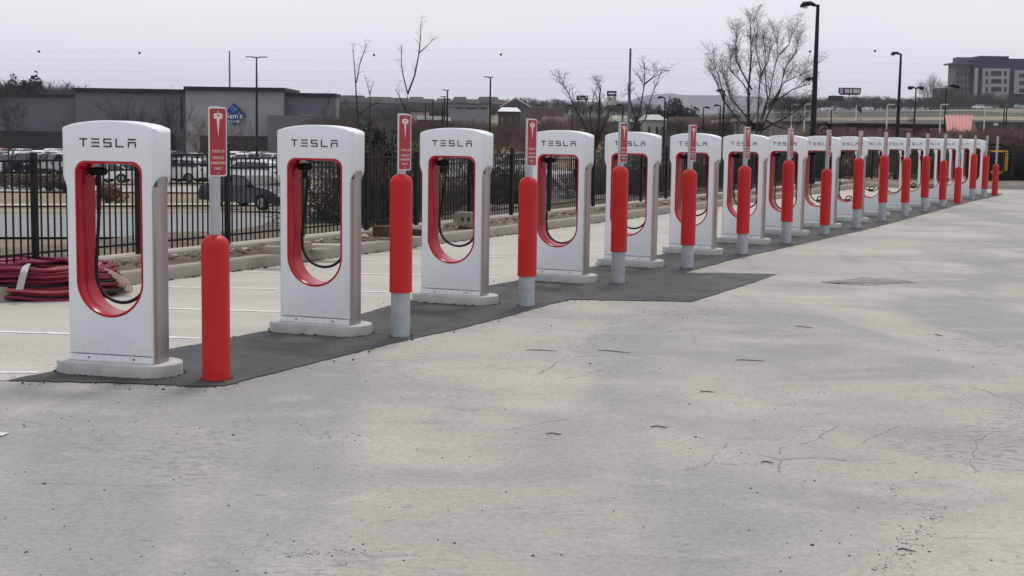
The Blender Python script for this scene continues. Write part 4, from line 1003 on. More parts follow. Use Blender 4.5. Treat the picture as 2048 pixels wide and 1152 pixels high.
# far woods (uncountable masses of bare trees)
def arr(mb): return np.array(mb.v), mb.f
WP = [arr(tree_mesh(seed=s_, H=10, spread=.52, stems=1 + s_ % 2 * 2, levels=3, dens=1.2, twig=.035, start=.1)) for s_ in (101, 102, 103, 104)]
def wood(name, label, items, m):
    vs = []; fs = []; n0 = 0
    for x, y, z, h, k in items:
        V, Fc = WP[k % 4]; a = rnd.uniform(0, 6.28); s_ = h / V[:, 2].max(); c, s2 = math.cos(a), math.sin(a)
        Q = np.stack([(V[:, 0] * c - V[:, 1] * s2) * s_ * 1.25 + x, (V[:, 0] * s2 + V[:, 1] * c) * s_ * 1.25 + y, V[:, 2] * s_ + z], 1)
        vs.append(Q); fs += [tuple(i + n0 for i in f) for f in Fc]; n0 += len(V)
    me = bpy.data.meshes.new(name); me.from_pydata(np.concatenate(vs).tolist(), [], fs); me.materials.append(m)
    return tag(mobj(name, me), label, 'woodland', kind='stuff')
def wood_band(name, label, u0, u1, Y0, Y1, vt, n, m, jit=10):
    it = []
    for k in range(n):
        u = u0 + (u1 - u0) * (k + rnd.random()) / n; Y = rnd.uniform(Y0, Y1); f = (u - u0) / (u1 - u0); v = np.interp(f, np.linspace(0, 1, len(vt)), vt) + rnd.uniform(-jit * .3, jit)
        p = AT(u, v, Y); z = terr(p.x, Y); it.append((p.x, Y, z, max(2.5, p.z - z), rnd.randrange(4)))
    wood(name, label, it, m)
M_WF = mat('far_wood', (0.075, 0.068, 0.066), .95, var=.3, scale=.1); M_WF2 = mat('far_brown_wood', (0.10, 0.075, 0.06), .95, var=.3, scale=.1)
wood_band('far_woods', 'grey leafless woods behind the left end of the store roof', -60, 175, 285, 330, [150, 158, 156, 160, 166], 60, M_WF, 10)
wood_band('far_woods', 'sparse bare treetops just above the store main roof', 175, 330, 290, 330, [176, 172, 176], 10, M_WF2, 8)
wood_band('far_woods', 'grey wooded ridge of bare trees below the skyline in the middle', 640, 1320, 560, 700, [196, 194, 198, 196, 195, 202, 205], 150, M_WF, 10)
wood_band('far_woods', 'blue-grey bare woods in front of the skyline houses', 640, 1300, 395, 450, [205, 209, 204, 208, 206, 209, 206], 120, M_WF, 7)
wood_band('far_woods', 'brown bare woods on the slope in the middle distance', 640, 1100, 130, 240, [225, 235, 230, 240, 235], 110, M_WF2, 12)
wood_band('far_woods', 'mixed bare thicket between the middle roofs and the right canopy', 1090, 1480, 150, 300, [225, 228, 222, 232, 235, 228], 90, M_WF2, 12)
wood_band('far_woods', 'dark bare woods along the highway on the right', 1540, 1900, 610, 680, [190, 192, 190, 194, 188], 200, M_WF, 10)
wood_band('far_woods', 'dark bare brush in front of the office building', 1880, 2090, 605, 640, [180, 186, 190], 70, M_WF, 14)

M_BRW = mat('brown_thicket', (0.15, 0.105, 0.085), .95, var=.35, scale=.4)
wood_band('brown_thicket', 'tangled brown thicket behind the fence at the far right end', 1955, 2110, 64, 82, [262, 250, 246, 250], 46, M_BRW, 12)
wood_band('brown_thicket', 'low scattered brown brush before the long shopfront', 1480, 1950, 66, 92, [268, 262, 256, 258, 252], 26, M_BRW, 16)
# far blue hill
mb = MB(); n_ = 80; vs_ = []
for i in range(n_ + 1):
    u = 600 + 1700 * i / n_; Y = 6000
    v = np.interp(u, [600, 1000, 1180, 1260, 1300, 1340, 1400, 1500, 1620, 1900, 2300], [215, 208, 204, 200, 190, 187, 190, 192, 200, 205, 205]) + 1.2 * math.sin(i * .9) + .8 * math.sin(i * 2.3)
    p = AT(u, v, Y); vs_ += [(p.x, Y, p.z), (p.x * .95, Y - 500, 5), (p.x * 1.03, Y + 500, 0)]
mb.add(vs_, [(3 * i + 1, 3 * i + 4, 3 * i + 3, 3 * i) for i in range(n_)] + [(3 * i, 3 * i + 3, 3 * i + 5, 3 * i + 2) for i in range(n_)])
tag(mb.obj('hills', mat('hill_forest', (0.05, 0.06, 0.055), .95, var=.25, scale=.01), smooth=True), kind='structure')
# ------------------------------------------------------------------ buildings
def bbox(mb, u0, u1, v0, v1, Y, depth, v1z=None):
    """box between pixel columns, top row v0, bottom row v1 (or the terrain), at distance Y"""
    a, b = AT(u0, v0, Y), AT(u1, v0, Y); zt = AT((u0 + u1) / 2, v0, Y).z
    zb = AT((u0 + u1) / 2, v1, Y).z if v1 is not None else terr((a.x + b.x) / 2, Y) - 1
    mb.box(((a.x + b.x) / 2, Y + depth / 2, (zt + zb) / 2), (b.x - a.x, depth, zt - zb))
    return a.x, b.x, zt, zb
def part(name, m, parent, rects, Y, depth, bevel=0):
    mb = MB()
    for u0, u1, v0, v1 in rects: bbox(mb, u0, u1, v0, v1, Y, depth)
    o = mb.obj(name, m, None, bevel=bevel); o.parent = parent; o.matrix_parent_inverse = parent.matrix_basis.inverted(); return o
def vdrop(u): return (u - 1024) * ROLL

M_ST1 = mat('store_grey', (0.125, 0.128, 0.145), .85, var=.06, scale=.3); M_ST2 = mat('store_light', (0.25, 0.255, 0.275), .85, var=.06, scale=.3)
M_CORN = mat('dark_cornice', (0.012, 0.014, 0.022), .6); M_DKBAND = mat('dark_base_band', (0.03, 0.03, 0.036), .9, var=.2, scale=.4)
YS = 235
p0 = AT(300, 300, YS); root = empty('store_building', (p0.x, YS, -3))
part('left_wing', M_ST1, root, [(-260, 150, 190, None)], YS + 3, 40); part('left_wing_coping', M_CORN, root, [(-262, 151, 187, 190.5)], YS + 2.4, 41)
part('main_wall', M_ST1, root, [(150, 371, 184, None)], YS + 1, 44); part('main_cornice', M_CORN, root, [(147, 372, 177, 185)], YS + .3, 46)
part('entrance_block', M_ST2, root, [(371, 566, 181, None)], YS - 2, 14); part('entrance_cornice', M_CORN, root, [(367, 570, 174, 181.5)], YS - 2.9, 16)
part('right_wing', M_ST1, root, [(566, 668, 192, None)], YS, 7); part('right_cornice', M_CORN, root, [(566, 671, 186, 192.5)], YS - .6, 8)
part('annex', M_ST1, root, [(535, 620, 231, None)], YS - 5, 8)
part('base_band', M_DKBAND, root, [(-260, 340, 262, None)], YS - 2.4, 3); part('base_band', M_DKBAND, root, [(400, 540, 272, None)], YS - 2.6, .5)
part('downpipe', M_CORN, root, [(360.5, 362.5, 192, 262)], YS + .6, .4)
part('corner_column', M_ST2, root, [(669, 674, 196, None)], YS + 1, 2)
ps = AT(469, 229, YS - 2.3); dsz = AT(469, 206, YS - 2.3).z - ps.z
mb = MB(); mb.prism([(-dsz, 0), (0, dsz), (dsz, 0), (0, -dsz)], -.25, 0); sg = mb.obj('diamond_sign', mat('sign_blue', (0.012, 0.04, 0.16), .4), root)
sg.location = (ps.x - p0.x, ps.y - YS, ps.z + 3)
s2 = dsz * .3
mb = MB(); mb.prism([(-s2 * 1.15, 0), (0, s2 * 1.15), (s2 * 1.15, 0), (0, -s2 * 1.15)], -.30, -.26); e = mb.obj('inner_diamond', mat('sign_mid_blue', (0.02, 0.08, 0.5), .4), sg); e.location = (-.15, 0, dsz * .48)
mb = MB(); mb.prism([(-s2 * .5, 0), (0, s2 * .5), (s2 * .5, 0), (0, -s2 * .5)], -.34, -.31); e = mb.obj('inner_diamond', mat('sign_green', (0.08, 0.25, 0.06), .4), sg); e.location = (.3, 0, dsz * .45)
MW = mat('sign_letter_white', (.75, .76, .78), .5)
e = mobj('lettering', text_mesh('sams', "Sam's", 1.25, MW, .03), sg); e.location = (0, -.3, -.25)
e = mobj('lettering', text_mesh('club', "CLUB", .6, MW, .03, sx=1.3), sg); e.location = (-.1, -.3, -1.15)
pf = AT(615, 230, YS - .2); e = mobj('lettering', text_mesh('pharm', "Pharmacy", .65, mat('dull_letter', (.35, .36, .38), .5), .03), root); e.location = (pf.x - p0.x, pf.y - YS, pf.z + 3)
tag(root, 'long low grey big-box store with a blue diamond sign on its pale entrance block', 'store')

def house(name, label, u0, u1, vr, ve, Y, wallm, roofm, depth=9, ridge='x', cat='house', base=None, wins=True):
    a, b = AT(u0, ve, Y), AT(u1, ve, Y); zr = AT((u0 + u1) / 2, vr, Y).z; ze = AT((u0 + u1) / 2, ve, Y).z; w = b.x - a.x; cx = (a.x + b.x) / 2
    zb = terr(cx, Y) - .8; root = empty(name, (cx, Y, zb)); mb = MB(); mb.box((0, depth / 2, (ze - zb) / 2), (w * .94, depth, ze - zb)); mb.obj('wall', wallm, root)
    mb = MB(); h = zr - ze
    if ridge == 'x': mb.add([(-w / 2, -.4, ze - zb), (w / 2, -.4, ze - zb), (w / 2, depth + .4, ze - zb), (-w / 2, depth + .4, ze - zb), (-w * .34, depth / 2, zr - zb), (w * .34, depth / 2, zr - zb)], [(0, 1, 5, 4), (1, 2, 5), (2, 3, 4, 5), (3, 0, 4), (3, 2, 1, 0)])
    else: mb.prism([(-w / 2, ze - zb), (w / 2, ze - zb), (0, zr - zb)], -.4, depth + .4)
    mb.obj('roof', roofm, root)
    if ridge != 'x':
        mb = MB()
        for s_ in (-1, 1): mb.add([(s_ * w / 2, -.45, ze - zb), (0, -.45, zr - zb), (0, -.45, zr - zb - h * .16), (s_ * w / 2, -.45, ze - zb - h * .1)], [(0, 1, 2, 3)])
        mb.obj('gable_trim', mat('pale_trim', (.5, .5, .5), .7), root)
    if wins:
        for x in (-.3, 0.05, .32):
            mb = MB(); mb.box((x * w, -.05, (ze - zb) * .72), (w * .1, .12, min(1.5, (ze - zb) * .25))); mb.obj('window', M_GLASS, root)
    return tag(root, label, cat)
MH = [mat('house_taupe', (.11, .105, .11), .9), mat('house_grey', (.14, .14, .15), .9), mat('house_tan', (.15, .135, .12), .9)]
MR = [mat('roof_slate', (.045, .048, .058), .9), mat('roof_brown', (.07, .06, .06), .9)]
hs = [(672, 735, 190, 204), (722, 790, 193, 206), (770, 822, 195, 207), (812, 850, 193, 205), (838, 872, 197, 207), (868, 905, 196, 206), (902, 936, 193, 205), (925, 960, 198, 207), (950, 1002, 193, 206), (985, 1012, 199, 208)]
for i, (u0, u1, vr, ve) in enumerate(hs):
    house('ridge_house', 'dark-roofed house on the skyline ridge, %s from the left after the store' % ORD[i], u0, u1, vr, ve, 470 + (i % 3) * 12, MH[i % 3], MR[i % 2])['group'] = 'houses on the skyline ridge'
house('gabled_hall', 'dark gabled building with pale roof edges right of the tall centre lamp', 1000, 1062, 194, 213, 330, mat('hall_wall', (.12, .11, .11), .9), mat('hall_gable', (.07, .07, .075), .9), ridge='y', cat='building', depth=14)
house('gabled_hall', 'low building with bright white awnings below the dark gable', 995, 1042, 214, 223, 250, mat('awning_wall', (.06, .05, .05), .9), mat('awning_white', (.6, .6, .62), .7), cat='building')
# pale grey commercial building
def block(name, label, Y, depth, walls, wm, extra, cat='building'):
    u = (walls[0][0] + walls[0][1]) / 2; p = AT(u, walls[0][2], Y); root = empty(name, (p.x, Y, terr(p.x, Y)))
    for w in walls: part('wall', wm, root, [w], Y, depth)
    for nm, m_, rects, off, d in extra:
        for r_ in rects: part(nm, m_, root, [r_], Y + off, d)
    return tag(root, label, cat)
M_PALE = mat('pale_grey_wall', (.2, .2, .215), .9, var=.08, scale=.2); M_DK = mat('dark_opening', (.03, .03, .035), .6); M_BRICK = mat('red_brick', (.16, .06, .055), .9, var=.2, scale=1); M_PINK = mat('pinkish_wall', (.33, .235, .245), .9, var=.1, scale=.3)
M_WROOF = mat('white_roof', (.5, .5, .5), .7); M_STONE = mat('stone_wall', (.24, .225, .195), .9, var=.22, scale=1.2); M_BEIGE = mat('beige_fascia', (.32, .3, .25), .9, var=.08, scale=.5)
block('grey_warehouse', 'pale grey flat-roofed building with dark high windows, left of the centre lamp', 300, 30, [(897, 976, 213, None)], M_PALE, [('high_window', M_DK, [(912, 925, 215.5, 217.5), (932, 952, 215.5, 217.5), (960, 972, 215.5, 217.5)], -.2, .3), ('roof_edge', M_ST2, [(896, 977, 211.5, 213)], -.4, 31)])
block('brick_shop', 'red brick shop with a long white roof behind the third charger', 170, 14, [(838, 888, 240, None)], M_BRICK, [('roof', M_WROOF, [(834, 890, 232, 240)], -1, 16), ('window', M_PALE, [(852, 858, 243, 248), (864, 870, 243, 248), (876, 882, 243, 248)], -.15, .3)])
block('pink_shed', 'small pinkish flat-roofed building above the red brick shop', 230, 12, [(822, 850, 223, None)], M_PINK, [('roof', M_DK, [(821, 851, 221.5, 223)], -.3, 13)])
block('pink_store', 'pinkish box building with pale pilasters behind the fourth charger', 210, 20, [(1089, 1136, 233, None)], M_PINK, [('pilaster', mat('pilaster', (.4, .3, .31), .9), [(1089, 1091, 232, None), (1101, 1103, 232, None), (1114, 1116, 232, None), (1130, 1133, 232, None)], -.3, .3), ('opening', M_DK, [(1119, 1122, 244, None)], -.1, .2)])
block('brown_roofed_store', 'wide brownish-red roofed building on the slope above the fourth charger', 350, 30, [(1040, 1128, 214, None)], mat('dull_red_roof', (.13, .085, .085), .9, var=.1, scale=.3), [('roof_edge', mat('roofedge', (.2, .19, .2), .8), [(1075, 1112, 215, 216.5)], -.3, 1)])
house('white_roofed_house', 'pale green-white roofed house behind the sixth charger', 1290, 1334, 228, 240, 150, mat('cream_wall', (.3, .3, .26), .9), mat('pale_roof', (.36, .38, .34), .8), cat='building')
house('white_roofed_house', 'low olive-roofed house behind the fifth charger', 1222, 1268, 230, 243, 155, mat('olive_wall', (.22, .22, .17), .9), mat('olive_roof', (.25, .26, .2), .8), cat='building')
block('brown_hedge_store', 'wide tan-brown low building behind the seventh charger', 190, 10, [(1352, 1462, 234, None)], mat('tan_brown_wall', (.2, .13, .10), .95, var=.12, scale=.5), [('dark_eave', mat('dark_red_eave', (.06, .03, .03), .9), [(1385, 1474, 257, 259.5)], -1.4, 1.4)])
block('brick_wall_store', 'dark long low wall behind the sixth and seventh chargers', 130, 6, [(1330, 1474, 261, None)], mat('dark_masonry', (.11, .095, .1), .95, var=.2, scale=1), [])
# bank with canopy and round emblem
root = block('drive_through_bank', 'beige stone building with flat canopy and round letter C panel behind the ninth charger', 105, 12, [(1545, 1626, 243, None)], M_STONE,
      [('canopy', M_BEIGE, [(1470, 1560, 238, 244)], -6, 12), ('column', M_BEIGE, [(1471, 1474, 244, None), (1489, 1492, 244, None), (1540, 1544, 244, None)], -5, .5), ('canopy_gap_panel', M_DK, [(1495, 1540, 244.2, 262)], 4, .4),  # upright dark sheet fills the gap below the canopy
       ('parapet', M_BEIGE, [(1545, 1694, 238.5, 243)], -.4, 12.6), ('wall', M_STONE, [(1668, 1692, 243, None)], 0, 12), ('panel', mat('dark_red_panel', (.09, .06, .06), .8), [(1626, 1668, 248, None)], .2, 10), ('lintel', M_BEIGE, [(1626, 1668, 243, 248)], 0, 10)])
pc = AT(1647, 262, 105.1); mb = MB(); mb.tube([(0, 0, 0), (0, -.12, 0)], .42, 20); e = mb.obj('emblem_disc', mat('emblem_pink', (.35, .26, .26), .7), root); e.location = (pc.x - root.location.x, -.0, pc.z - root.location.z)
cpts = [(.22 * math.cos(R(a)), -.15, .22 * math.sin(R(a))) for a in range(45, 316, 15)]
mb = MB(); mb.tube(cpts, .055, 5); e2 = mb.obj('letter', mat('letter_dark', (.04, .03, .03), .7), e)
block('long_shopfront', 'long low reddish-brown shopfront with a dark eave right of the stone building', 100, 10, [(1692, 1900, 251, None)], mat('shopfront_brown', (.17, .11, .105), .9, var=.3, scale=.5),
      [('dark_eave', M_DK, [(1690, 1902, 247, 250)], -1.2, 12), ('roof', M_BEIGE, [(1690, 1902, 243, 247)], -.8, 11), ('pier', mat('pier_pink', (.34, .25, .24), .9), [(1700, 1712, 254, None), (1756, 1764, 256, None), (1800, 1830, 256, 262), (1860, 1885, 256, 262)], -.2, .3)])
# red roofed kiosk
Y = 88; a, b = AT(1896, 262, Y), AT(1945, 262, Y); zr = AT(1930, 231, Y).z; ze = AT(1930, 263, Y).z; zb = terr(a.x, Y) - .3; w = b.x - a.x; root = empty('red_roofed_restaurant', ((a.x + b.x) / 2, Y, zb))
Mrr = ribbed('red_seam_roof', (.42, .12, .11), (.5, .3, .28), 1.0)
off = w * .55; dp = 4.0
mb = MB(); mb.add([(-w / 2, 0, ze - zb), (w / 2 - .2, 0, ze - zb), (w / 2 + off - .3, dp / 2, zr - zb), (-w / 2 + off * .55, dp / 2, zr - zb), (-w / 2, .0, ze - zb - .12), (w / 2 - .2, 0, ze - zb - .12)], [(0, 1, 2, 3), (0, 4, 5, 1)]); mb.obj('roof', mat('roof_red', (.36, .075, .07), .5), root)
mb = MB(); nrib = 8
for i in range(nrib):
    t = i / (nrib - 1); A = Vector((-w / 2 + (w - .2) * t, -.02, ze - zb + .02)); Bv = Vector((-w / 2 + off * .55 + (w + off * .45 - .3) * t, dp / 2, zr - zb + .02)); mb.tube([A, Bv], .075, 4)
mb.obj('roof_seam', mat('roof_seam_pink', (.58, .27, .25), .5), root)
mb = MB(); mb.add([(w / 2 - .2, 0, ze - zb), (w / 2 + 1.0, 3.2, ze - zb - .6), (w / 2 + off - .3, dp / 2, zr - zb), (w / 2 + 1.9, 3.5, ze - zb - .9), (w / 2 - .2, .0, 0), (w / 2 + 1.9, 3.5, 0)], [(0, 3, 2), (0, 4, 5, 3)]); mb.obj('gable', mat('gable_red', (.2, .045, .045), .7), root)
mb = MB(); mb.box((0, 1.6, (ze - zb) / 2 - .05), (w - .5, 3, ze - zb - .1)); mb.obj('wall', mat('wall_rose', (.35, .2, .19), .8), root)
tag(root, 'small building with a bright red ribbed roof right of the last lamps', 'building')
# dark roof beside it
block('dark_flat_building', 'dark flat-roofed building right of the red ribbed roof', 110, 14, [(1962, 2080, 244, 262)], mat('dark_slate', (.05, .055, .065), .8, var=.2, scale=.5), [('vent', mat('vent_pale', (.5, .5, .5), .6), [(1989, 1996, 246, 251)], -.3, .5), ('wall', mat('brown_masonry', (.13, .095, .085), .9, var=.25, scale=.6), [(1962, 2080, 262, None)], .2, 13)])

# office building
YO = 660; p0 = AT(1970, 215, YO); root = empty('office_building', (p0.x, YO, terr(p0.x, YO)))
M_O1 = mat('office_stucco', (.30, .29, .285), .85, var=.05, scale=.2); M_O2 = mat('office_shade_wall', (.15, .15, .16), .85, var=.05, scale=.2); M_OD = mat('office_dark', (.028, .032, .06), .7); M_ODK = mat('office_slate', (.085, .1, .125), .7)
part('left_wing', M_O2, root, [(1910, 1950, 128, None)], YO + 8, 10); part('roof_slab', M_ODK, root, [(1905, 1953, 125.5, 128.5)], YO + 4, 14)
part('penthouse', M_ODK, root, [(1916, 1966, 114.5, 126)], YO + 12, 8); part('penthouse', M_OD, root, [(1960, 2018, 112, 124)], YO + 6, 12)
part('tower', M_OD, root, [(1950, 2020, 119, None)], YO + 2, 14); part('right_wing', M_OD, root, [(2020, 2130, 118, None)], YO + 6, 14)
part('centre_bay', M_O1, root, [(1967, 2020, 137, None)], YO, 4); part('right_bay', M_O1, root, [(2030, 2110, 141, 188)], YO + 4, 4); part('stair_bay', M_O1, root, [(1952, 1957, 136, None)], YO, 4)
for v in (142, 158, 174):
    part('window', M_DK, root, [(1972, 1976.5, v, v + 10)], YO - .3, .5); part('window', M_DK, root, [(1983, 2003, v, v + 9)], YO - .3, .5); part('window', M_DK, root, [(2009, 2013.5, v, v + 10)], YO - .3, .5)
for v in (147, 162, 177): part('window', M_DK, root, [(2039, 2060, v, v + 8)], YO + 3.7, .5); part('window', M_DK, root, [(2066, 2078, v, v + 8)], YO + 3.7, .5)
for v in (144, 159, 174, 189):
    for u in (1914, 1922, 1930, 1938, 1945): part('window', M_DK, root, [(u, u + 3, v, v + 8)], YO + 7.7, .5)
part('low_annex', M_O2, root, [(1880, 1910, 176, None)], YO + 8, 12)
tag(root, 'five-storey grey office block with dark upper floor at the right edge', 'office building')

# ------------------------------------------------------------------ lamp posts, poles, signs
def lamp(u, vt, Y, kind, label, r=.07, m=None, vb=None, arm=None, group=None):
    m = m or M_BLKP; p = AT(u, vt, Y); gz = terr(p.x, Y) - .1; H = p.z - gz; root = empty('street_lamp', (p.x, Y, gz))
    mb = MB(); mb.tube([(0, 0, 0), (0, 0, H * .5), (0, 0, H)], [r * 1.35, r * 1.05, r * .62], 8); mb.obj('pole', m, root, smooth=True)
    L = arm or .5
    def head(dx, nm='lamp_head', z=H, k=1.0):
        mb = MB(); s_ = math.copysign(1, dx); Lh = abs(dx)
        mb.tube([(0, 0, z - .05 * k), (s_ * Lh * .35, 0, z - .02 * k)], [r * .5, r * .5], 6)
        if kind in ('double', 'T') or kind.startswith('flat'):
            mb.box((s_ * Lh * .62, 0, z), (Lh * .75, .28 * k, .07 * k))
        else:
            pts = [(s_ * Lh * .15, 0, z), (s_ * Lh * .42, 0, z + Lh * .06), (s_ * Lh * .8, 0, z), (s_ * Lh, 0, z - Lh * .14)]; mb.tube(pts, [.03, Lh * .13, Lh * .16, Lh * .06], 8)
        h = mb.obj(nm, m, root, smooth=True)
        if kind == 'round2':
            mb = MB(); mb.lathe([(.05, .12), (.17, .06), (.19, -.03), (.1, -.12)], 10, (s_ * Lh * .8, 0, z - .02)); mb.obj('globe', m, h, smooth=True)
        if kind == 'cobra':
            mb = MB(); mb.lathe([(Lh * .17, -.01), (Lh * .13, -.05)], 10, (s_ * Lh * .72, 0, z - Lh * .14)); mb.obj('lens', M_LAMP, h)
    if kind == 'double': head(-L); head(L)
    elif kind == 'round2': head(-L, k=1.4); head(L, k=1.4)
    elif kind == 'T': head(-L); head(L * .4)
    elif kind == 'none': pass
    else: head(-L if kind in ('left', 'cobra', 'flatl') else L)
    return tag(root, label, 'street lamp', group), H
lamp(513, 114, 120, 'double', 'black lamp post with two flat heads in front of the store', .1, arm=.9)
lamp(981, 154, 110, 'T', 'black flat-headed lamp post above the third charger', .09, arm=.5)
lamp(895, 180, 130, 'T', 'taller of the two black T-shaped lamps left of the grey warehouse', .1, arm=.5)
lamp(889, 193, 135, 'T', 'shorter of the two black T-shaped lamps left of the grey warehouse', .09, arm=.4)
lamp(1145, 211, 80, 'left', 'small black lamp post behind the fourth charger, before the pink building', .04, arm=.3)
lamp(1246, 210, 70, 'left', 'small black lamp with a left head behind the fifth charger sign', .045, arm=.35)
lamp(1330, 195, 75, 'left', 'black lamp with a left head between the fifth and sixth chargers', .05, arm=.4)
lamp(1407, 215, 85, 'right', 'small black lamp with a right head above the seventh charger', .045, arm=.4)
lamp(1441, 211, 85, 'left', 'small black lamp just left of the taller curved lamp', .045, arm=.4)
lamp(1449, 181, 72, 'left', 'tall curved-head black lamp left of the big bare tree', .055, arm=.42)
o, H = lamp(1636, 9, 50, 'cobra', 'tallest thick black lamp post with a cobra head, rising behind the eighth bollard', .095, arm=.62)
mb = MB(); zz_ = AT(1636, 158, 50).z - o.location.z; mb.tube([(0, 0, zz_), (-.14, 0, zz_ + .02), (-.24, 0, zz_), (-.34, 0, zz_ - .03)], [.04, .05, .075, .03], 8); mb.obj('lower_lamp_head', M_BLKP, o, smooth=True)
lamp(1802, 107, 70, 'cobra', 'second tallest black lamp post with a left head, right of the dark billboard', .085, arm=.5)
lamp(1832, 175, 90, 'round2', 'black lamp with two round heads left of the office building', .06, arm=.45)
lamp(1893, 172, 95, 'right', 'thin black lamp post before the office left corner', .06, arm=.9)
M_WPOLE = mat('white_pole', (.55, .55, .54), .6)
for i, (u, vt) in enumerate([(1584, 209), (1610, 208), (1775, 209), (1882, 209), (1970, 214)]):
    lamp(u, vt, 92, 'flatr', 'slim white lamp post with a small right arm, %s from the left' % ORD[i], .05, M_WPOLE, arm=.45, group='white lamp posts on the right')
lamp(2009, 215, 100, 'flatl', 'left one of two dark lamp posts standing close together on the right', .06, arm=.4)
lamp(2014, 212, 100, 'flatl', 'right one of two dark lamp posts standing close together on the right', .06, arm=.6)
lamp(1663, 219, 90, 'none', 'short plain black post below the dark billboard', .05)
for i, (u, vt) in enumerate([(851, 206), (866, 202), (885, 208)]): lamp(u, vt, 140, 'none', 'plain dark post before the brick shop, %s from the left' % ORD[i], .09, group='plain posts before the brick shop')
def upole(u, vt, Y, r, label):
    p = AT(u, vt, Y); gz = terr(p.x, Y); root = empty('utility_pole', (p.x, Y, gz)); H = p.z - gz; mb = MB(); mb.tube([(0, 0, 0), (0, 0, H)], [r * 1.5, r], 8); mb.obj('pole', mat('steel_pole', (.14, .145, .15), .7), root, smooth=True)
    for f in (.985, .93, .87): mb = MB(); mb.tube([(0, 0, H * f), (.0, -.35, H * f + .1), (0, -.6, H * f + .1)], [.06, .06, .04], 5); mb.obj('insulator', M_BLKP, root)
    return tag(root, label, 'utility pole')
upole(1261, 97, 150, .11, 'tall plain grey utility pole rising above the fifth charger')
upole(459, 102, 262, .14, 'tall plain grey utility pole behind the store roof')
M_WIRE = mat('wire', (.2, .2, .22), .7)
def wire(name, label, pts, Y, r, balls=()):
    root = empty(name, tuple(AT(1261, 100, Y))); b0 = Vector(root.location); mb = MB(); q = []
    for k in range(len(pts) - 1):
        for t in np.linspace(0, 1, 10, endpoint=False):
            u = pts[k][0] + (pts[k + 1][0] - pts[k][0]) * t; v = pts[k][1] + (pts[k + 1][1] - pts[k][1]) * t + 6 * 4 * t * (1 - t) * 0.6; q.append(AT(u, v, Y) - b0)
    q.append(AT(*pts[-1], Y) - b0); mb.tube(q, r, 4, cap=False); mb.obj('cable', M_WIRE, root)
    for u, v in balls:
        c = AT(u, v, Y) - b0; mb = MB(); R_ = .13; mb.lathe([(R_ * math.cos(a) + .001, R_ * math.sin(a)) for a in np.linspace(-1.5, 1.5, 8)], 10, tuple(c)); mb.obj('marker_ball', M_BLKP, root, smooth=True)
    return tag(root, label, 'overhead wire')
wire('overhead_wire', 'highest faint overhead wire, strung with small dark marker balls', [(-700, 104), (459, 100), (1261, 96), (2400, 104)], 150, .004, [(78, 103), (279, 106), (748, 110), (1002, 109), (1620, 103), (1750, 102)])
for i, vs_ in enumerate([[(-700, 112), (459, 120), (1261, 116), (2400, 132)], [(-700, 134), (459, 142), (1261, 135), (2400, 152)], [(-700, 156), (459, 160), (1261, 155), (2400, 172)]]):
    wire('overhead_wire', ['upper', 'middle', 'lower'][i] + ' one of three faint wires crossing the sky without balls', vs_, 150, .005)['group'] = 'faint overhead wires'

def signboard(name, label, u0, u1, v0, v1, Y, m, glyphs=None, posts=1, thick=.35, cham=0):
    a, b = AT(u0, v0, Y), AT(u1, v0, Y); zt = AT((u0 + u1) / 2, v0, Y).z; zb = AT((u0 + u1) / 2, v1, Y).z; cx = (a.x + b.x) / 2; gz = terr(cx, Y); root = empty(name, (cx, Y, gz)); w = b.x - a.x; h = zt - zb
    mb = MB(); z0 = zb - gz; z1 = zt - gz
    mb.prism([(-w / 2 + cham, z0), (w / 2 - cham, z0), (w / 2, z0 + cham), (w / 2, z1), (-w / 2, z1), (-w / 2, z0 + cham)], -thick / 2, thick / 2); mb.obj('board', m, root)
    mb = MB()
    for k in range(posts):
        x = 0 if posts == 1 else (-w / 2 + .3 + (w - .6) * k / (posts - 1)); mb.tube([(x, .05, 0), (x, .05, z0)], .22 if posts == 1 else .12, 8)
    mb.obj('support', mat('sign_support', (.09, .09, .1), .7), root)
    if glyphs:
        mb = MB()
        for gx0, gx1, gz0, gz1 in glyphs: mb.box(((gx0 + gx1) / 2 * w - w / 2, -thick / 2 - .03, z0 + (gz0 + gz1) / 2 * h), ((gx1 - gx0) * w, .06, (gz1 - gz0) * h))
        mb.obj('lettering', MW, root)
    return tag(root, label, 'sign')
gl = []
def glyph(x, kind, z0=.28, z1=.82, w=.042):
    t = .016
    if kind == 'I': gl.append((x, x + t, z0, z1)); gl.append((x + w * .6, x + w * .6 + t, z0, z1))
    if kind == 'E': gl.append((x, x + t, z0, z1)); [gl.append((x + t, x + w, z, z + .09)) for z in (z0, (z0 + z1) / 2 - .045, z1 - .09)]
    if kind == 'D': gl.append((x, x + t, z0, z1)); gl.append((x + t, x + w, z0, z0 + .1)); gl.append((x + t, x + w, z1 - .1, z1)); gl.append((x + w, x + w + t, z0 + .1, z1 - .1))
    if kind == 'A': gl.append((x, x + t, z0, z1)); gl.append((x + w - t, x + w, z0, z1)); gl.append((x + t, x + w - t, z1 - .1, z1)); gl.append((x + t, x + w - t, .5, .58))
glyph(.07, 'D', w=.1)
for x, c in ((.30, 'I'), (.36, 'E'), (.42, 'I'), (.51, 'I'), (.565, 'E'), (.67, 'A'), (.73, 'I'), (.79, 'E'), (.85, 'D'), (.91, 'E')): glyph(x, c)
signboard('highway_sign', 'dark red highway sign with white blocky letters on one pole', 1677, 1722, 175.5, 190, 540, mat('maroon_board', (.05, .02, .035), .6), gl, cham=.8)
signboard('billboard', 'blank dark billboard seen from behind, left of the dark red sign', 1657, 1687, 191.5, 201.5, 430, mat('dark_board', (.012, .016, .03), .6), posts=1)
